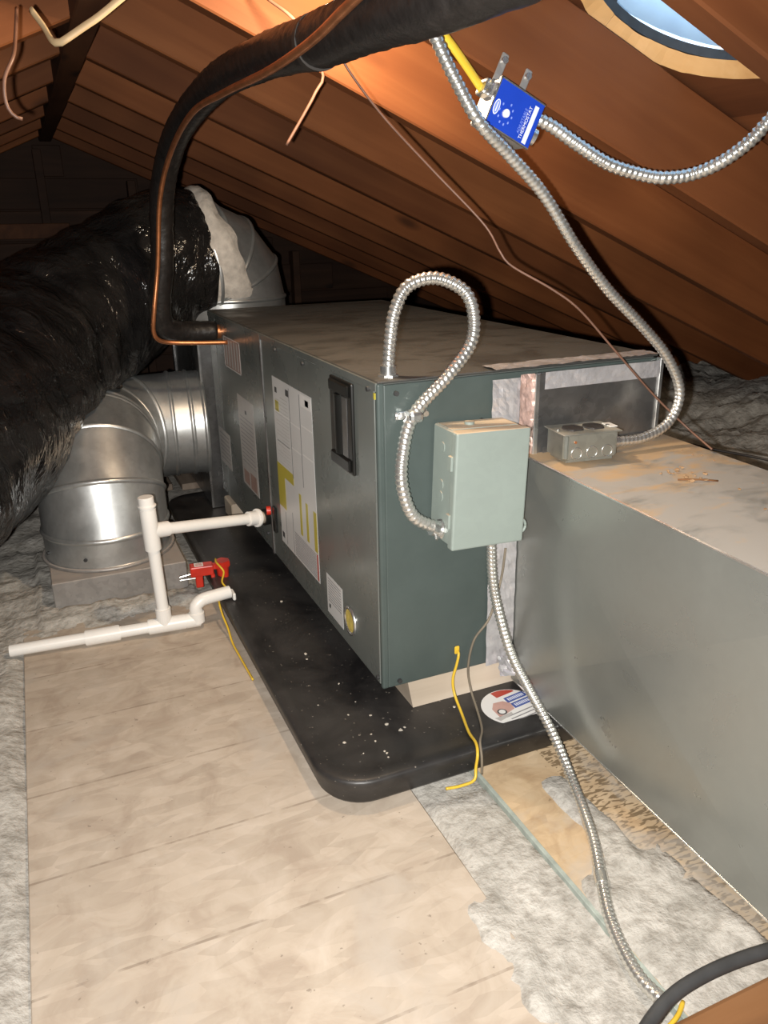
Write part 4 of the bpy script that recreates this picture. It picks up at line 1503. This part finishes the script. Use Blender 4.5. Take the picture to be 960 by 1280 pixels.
def coupling(name, p0, p1, r):
    o = put(link(name, cyl_bm(p0, p1, r, None, 24), 'pvc'), dp)
    bmb = bmesh.new()
    bmb.from_mesh(o.data)
    bmesh.ops.bevel(bmb, geom=[e for e in bmb.edges if len([f for f in e.link_faces if len(f.verts) > 4]) == 1], offset=0.0015, segments=2, affect='EDGES')
    bmb.to_mesh(o.data)
    bmb.free()
    shade_auto(o, 35)
    return o


PR, FR = 0.0134, 0.0178
ZP = -0.078
ybase = 0.578
# main run on the floor
pipe('pipe', [(-0.625, 0.610, ZP - 0.006), (-0.316, 0.577, ZP)], PR)
coupling('coupling', (-0.470, 0.5945, ZP - 0.004), (-0.395, 0.586, ZP - 0.002), FR)
tee1 = coupling('tee', (-0.335, 0.579, ZP), (-0.250, 0.572, ZP), FR)
put(link('tee_branch', cyl_bm((-0.298, 0.576, ZP), (-0.298, 0.576, ZP + 0.042), FR * 0.97, None, 24), 'pvc'), dp)
elb = coupling('elbow', (-0.252, 0.572, ZP), (-0.218, 0.570, ZP), FR * 0.98)
pipe('trap_bend', [(-0.228, 0.570, ZP), (-0.224, 0.570, ZP + 0.012), (-0.226, 0.570, ZP + 0.030), (-0.223, 0.571, ZP + 0.036), (-0.210, 0.573, ZP + 0.045), (-0.190, 0.576, ZP + 0.047)], PR * 1.12)
coupling('trap_socket', (-0.225, 0.570, ZP - 0.006), (-0.225, 0.570, ZP + 0.020), FR)
pipe('pan_stub', [(-0.196, 0.575, ZP + 0.047), (-0.142, 0.582, ZP + 0.048)], PR * 1.12)
# riser with its tee and open cap
pipe('riser', [(-0.298, 0.576, ZP + 0.035), (-0.302, 0.578, 0.125)], PR)
coupling('tee', (-0.302, 0.578, 0.108), (-0.304, 0.579, 0.205), FR)
coupling('tee_branch', (-0.303, 0.5785, 0.152), (-0.262, 0.595, 0.146), FR * 0.97)
coupling('cap', (-0.304, 0.579, 0.203), (-0.305, 0.579, 0.232), FR * 0.95)
coupling('cap_rim', (-0.304, 0.579, 0.209), (-0.304, 0.579, 0.214), FR * 1.12)
pipe('branch', [(-0.270, 0.592, 0.147), (-0.050, 0.680, 0.106)], PR)
coupling('adapter', (-0.064, 0.6745, 0.1087), (-0.036, 0.6858, 0.1035), FR)
coupling('adapter_rim', (-0.041, 0.6838, 0.1044), (-0.0345, 0.6865, 0.1030), FR * 1.28)
put(box('pan_outlet_tip', -0.138, -0.131, 0.566, 0.598, -0.048, -0.030, 'pvc', bev=0.002), dp)

# float switch clipped on the pan rim
fs = empty('float_switch', (-0.160, 0.735, -0.045), (0, 0, math.radians(-6)))
tag(fs, 'red plastic float switch clipped on the black pan rim', 'float switch')
box('clip_body', -0.045, 0.012, -0.016, 0.016, 0.004, 0.030, 'red_plastic', fs, bev=0.003, seg=2)
box('clip_jaw', -0.034, -0.016, -0.016, 0.016, -0.026, 0.006, 'red_plastic', fs, bev=0.002)
box('clip_jaw', 0.004, 0.014, -0.016, 0.016, -0.016, 0.006, 'red_plastic', fs, bev=0.002)
lbw = box('white_label', -0.034, -0.012, -0.012, 0.012, 0.0301, 0.0306, 'paper_bright', fs)
for k in range(3):
    box('print_line', -0.031, -0.015, -0.008 + k * 0.006, -0.006 + k * 0.006, 0.0306, 0.0309, 'ink_red', lbw)
hx = bmesh.new()
bmesh.ops.create_cone(hx, cap_ends=True, segments=6, radius1=0.021, radius2=0.021, depth=0.016)
bmesh.ops.bevel(hx, geom=hx.edges[:], offset=0.002, segments=2, affect='EDGES')
link('housing', hx, 'red_plastic', fs, loc=(0.035, 0, 0.026))
cyl('float', (0.035, 0, 0.018), (0.035, 0, -0.020), 0.016, 'red_plastic', fs, r1=0.013, seg=20)
box('arm', 0.008, 0.024, -0.008, 0.008, 0.014, 0.028, 'red_plastic', fs, bev=0.002)
for y in (-0.012, 0.008):
    bo = cyl('thumb_screw', (-0.030, y, 0.004 + (y * 0.3)), (-0.068, y - 0.002, 0.001), 0.0018, 'bright_steel', fs, seg=8)
    cyl('screw_head', (-0.068, y - 0.002, 0.001), (-0.0715, y - 0.002, 0.0005), 0.0050, 'bright_steel', fs, seg=12)
tag(wire('float_switch_wire', [(-0.140, 0.735, -0.006), (-0.142, 0.718, -0.008), (-0.136, 0.706, -0.016), (-0.130, 0.695, -0.028), (-0.142, 0.665, -0.040), (-0.137, 0.640, -0.048), (-0.152, 0.612, -0.048), (-0.168, 0.586, -0.048), (-0.172, 0.54, -0.062), (-0.170, 0.500, -0.078), (-0.171, 0.455, -0.094), (-0.170, 0.40, -0.097), (-0.169, 0.34, -0.097), (-0.168, 0.29, -0.097)], 0.0024, 'yellow_wire', step=0.006),
    'yellow wire trailing from the red float switch along the pan side', 'wire')

# ------------------------------------------------------------------ loose wires
tag(wire('bell_wire', [(-0.020, 0.085, 1.040), (-0.005, 0.10, 1.013), (0.009, 0.10, 0.988), (0.063, 0.10, 0.929), (0.139, 0.09, 0.857), (0.217, 0.06, 0.775), (0.237, 0.04, 0.732), (0.254, 0.03, 0.710), (0.313, 0.0, 0.673), (0.356, -0.02, 0.639), (0.417, -0.04, 0.572), (0.498, -0.055, 0.490), (0.556, -0.080, 0.432), (0.560, -0.139, 0.406)], 0.0019, 'brown_wire', step=0.01, seg=6),
    'thin brown wire hanging from the line set down to the trunk duct', 'wire')
tag(wire('black_cable', [(0.57, 0.19, 0.30), (0.60, 0.158, 0.345), (0.68, 0.082, 0.352), (0.72, -0.006, 0.350), (0.75, -0.094, 0.350), (0.77, -0.2, 0.345), (0.80, -0.33, 0.25), (0.82, -0.40, -0.05)], 0.0026, 'black_wire', step=0.012, seg=6),
    'thin black cable running past the plenum over the grey insulation', 'cable')
tag(wire('white_cable', [(-0.235, 0.28, 1.130), (-0.265, 0.300, 1.111), (-0.307, 0.320, 1.082), (-0.331, 0.330, 1.068), (-0.358, 0.340, 1.052), (-0.371, 0.345, 1.046), (-0.379, 0.360, 1.053), (-0.386, 0.385, 1.075), (-0.40, 0.40, 1.10)], 0.0058, 'white_cable', squash=0.6),
    'flat off-white sheathed cable drooping below the ridge board', 'cable')
tag(wire('dangling_wire', [(-0.420, 0.40, 1.100), (-0.430, 0.34, 1.050), (-0.438, 0.30, 1.018), (-0.455, 0.29, 0.986), (-0.458, 0.29, 0.954), (-0.450, 0.29, 0.938), (-0.439, 0.29, 0.934)], 0.0028, 'brown_wire', step=0.008, seg=6),
    'short brown wire dangling from the rafters left of the ridge', 'wire')
tag(wire('hanging_wire', [(-0.040, 0.34, 1.13), (-0.001, 0.30, 1.087), (0.046, 0.32, 1.022), (0.036, 0.33, 0.993), (0.019, 0.34, 0.963), (-0.014, 0.355, 0.911)], 0.0027, 'brown_wire', step=0.01, seg=6),
    'short dark wire end hanging behind the black refrigerant line', 'wire')
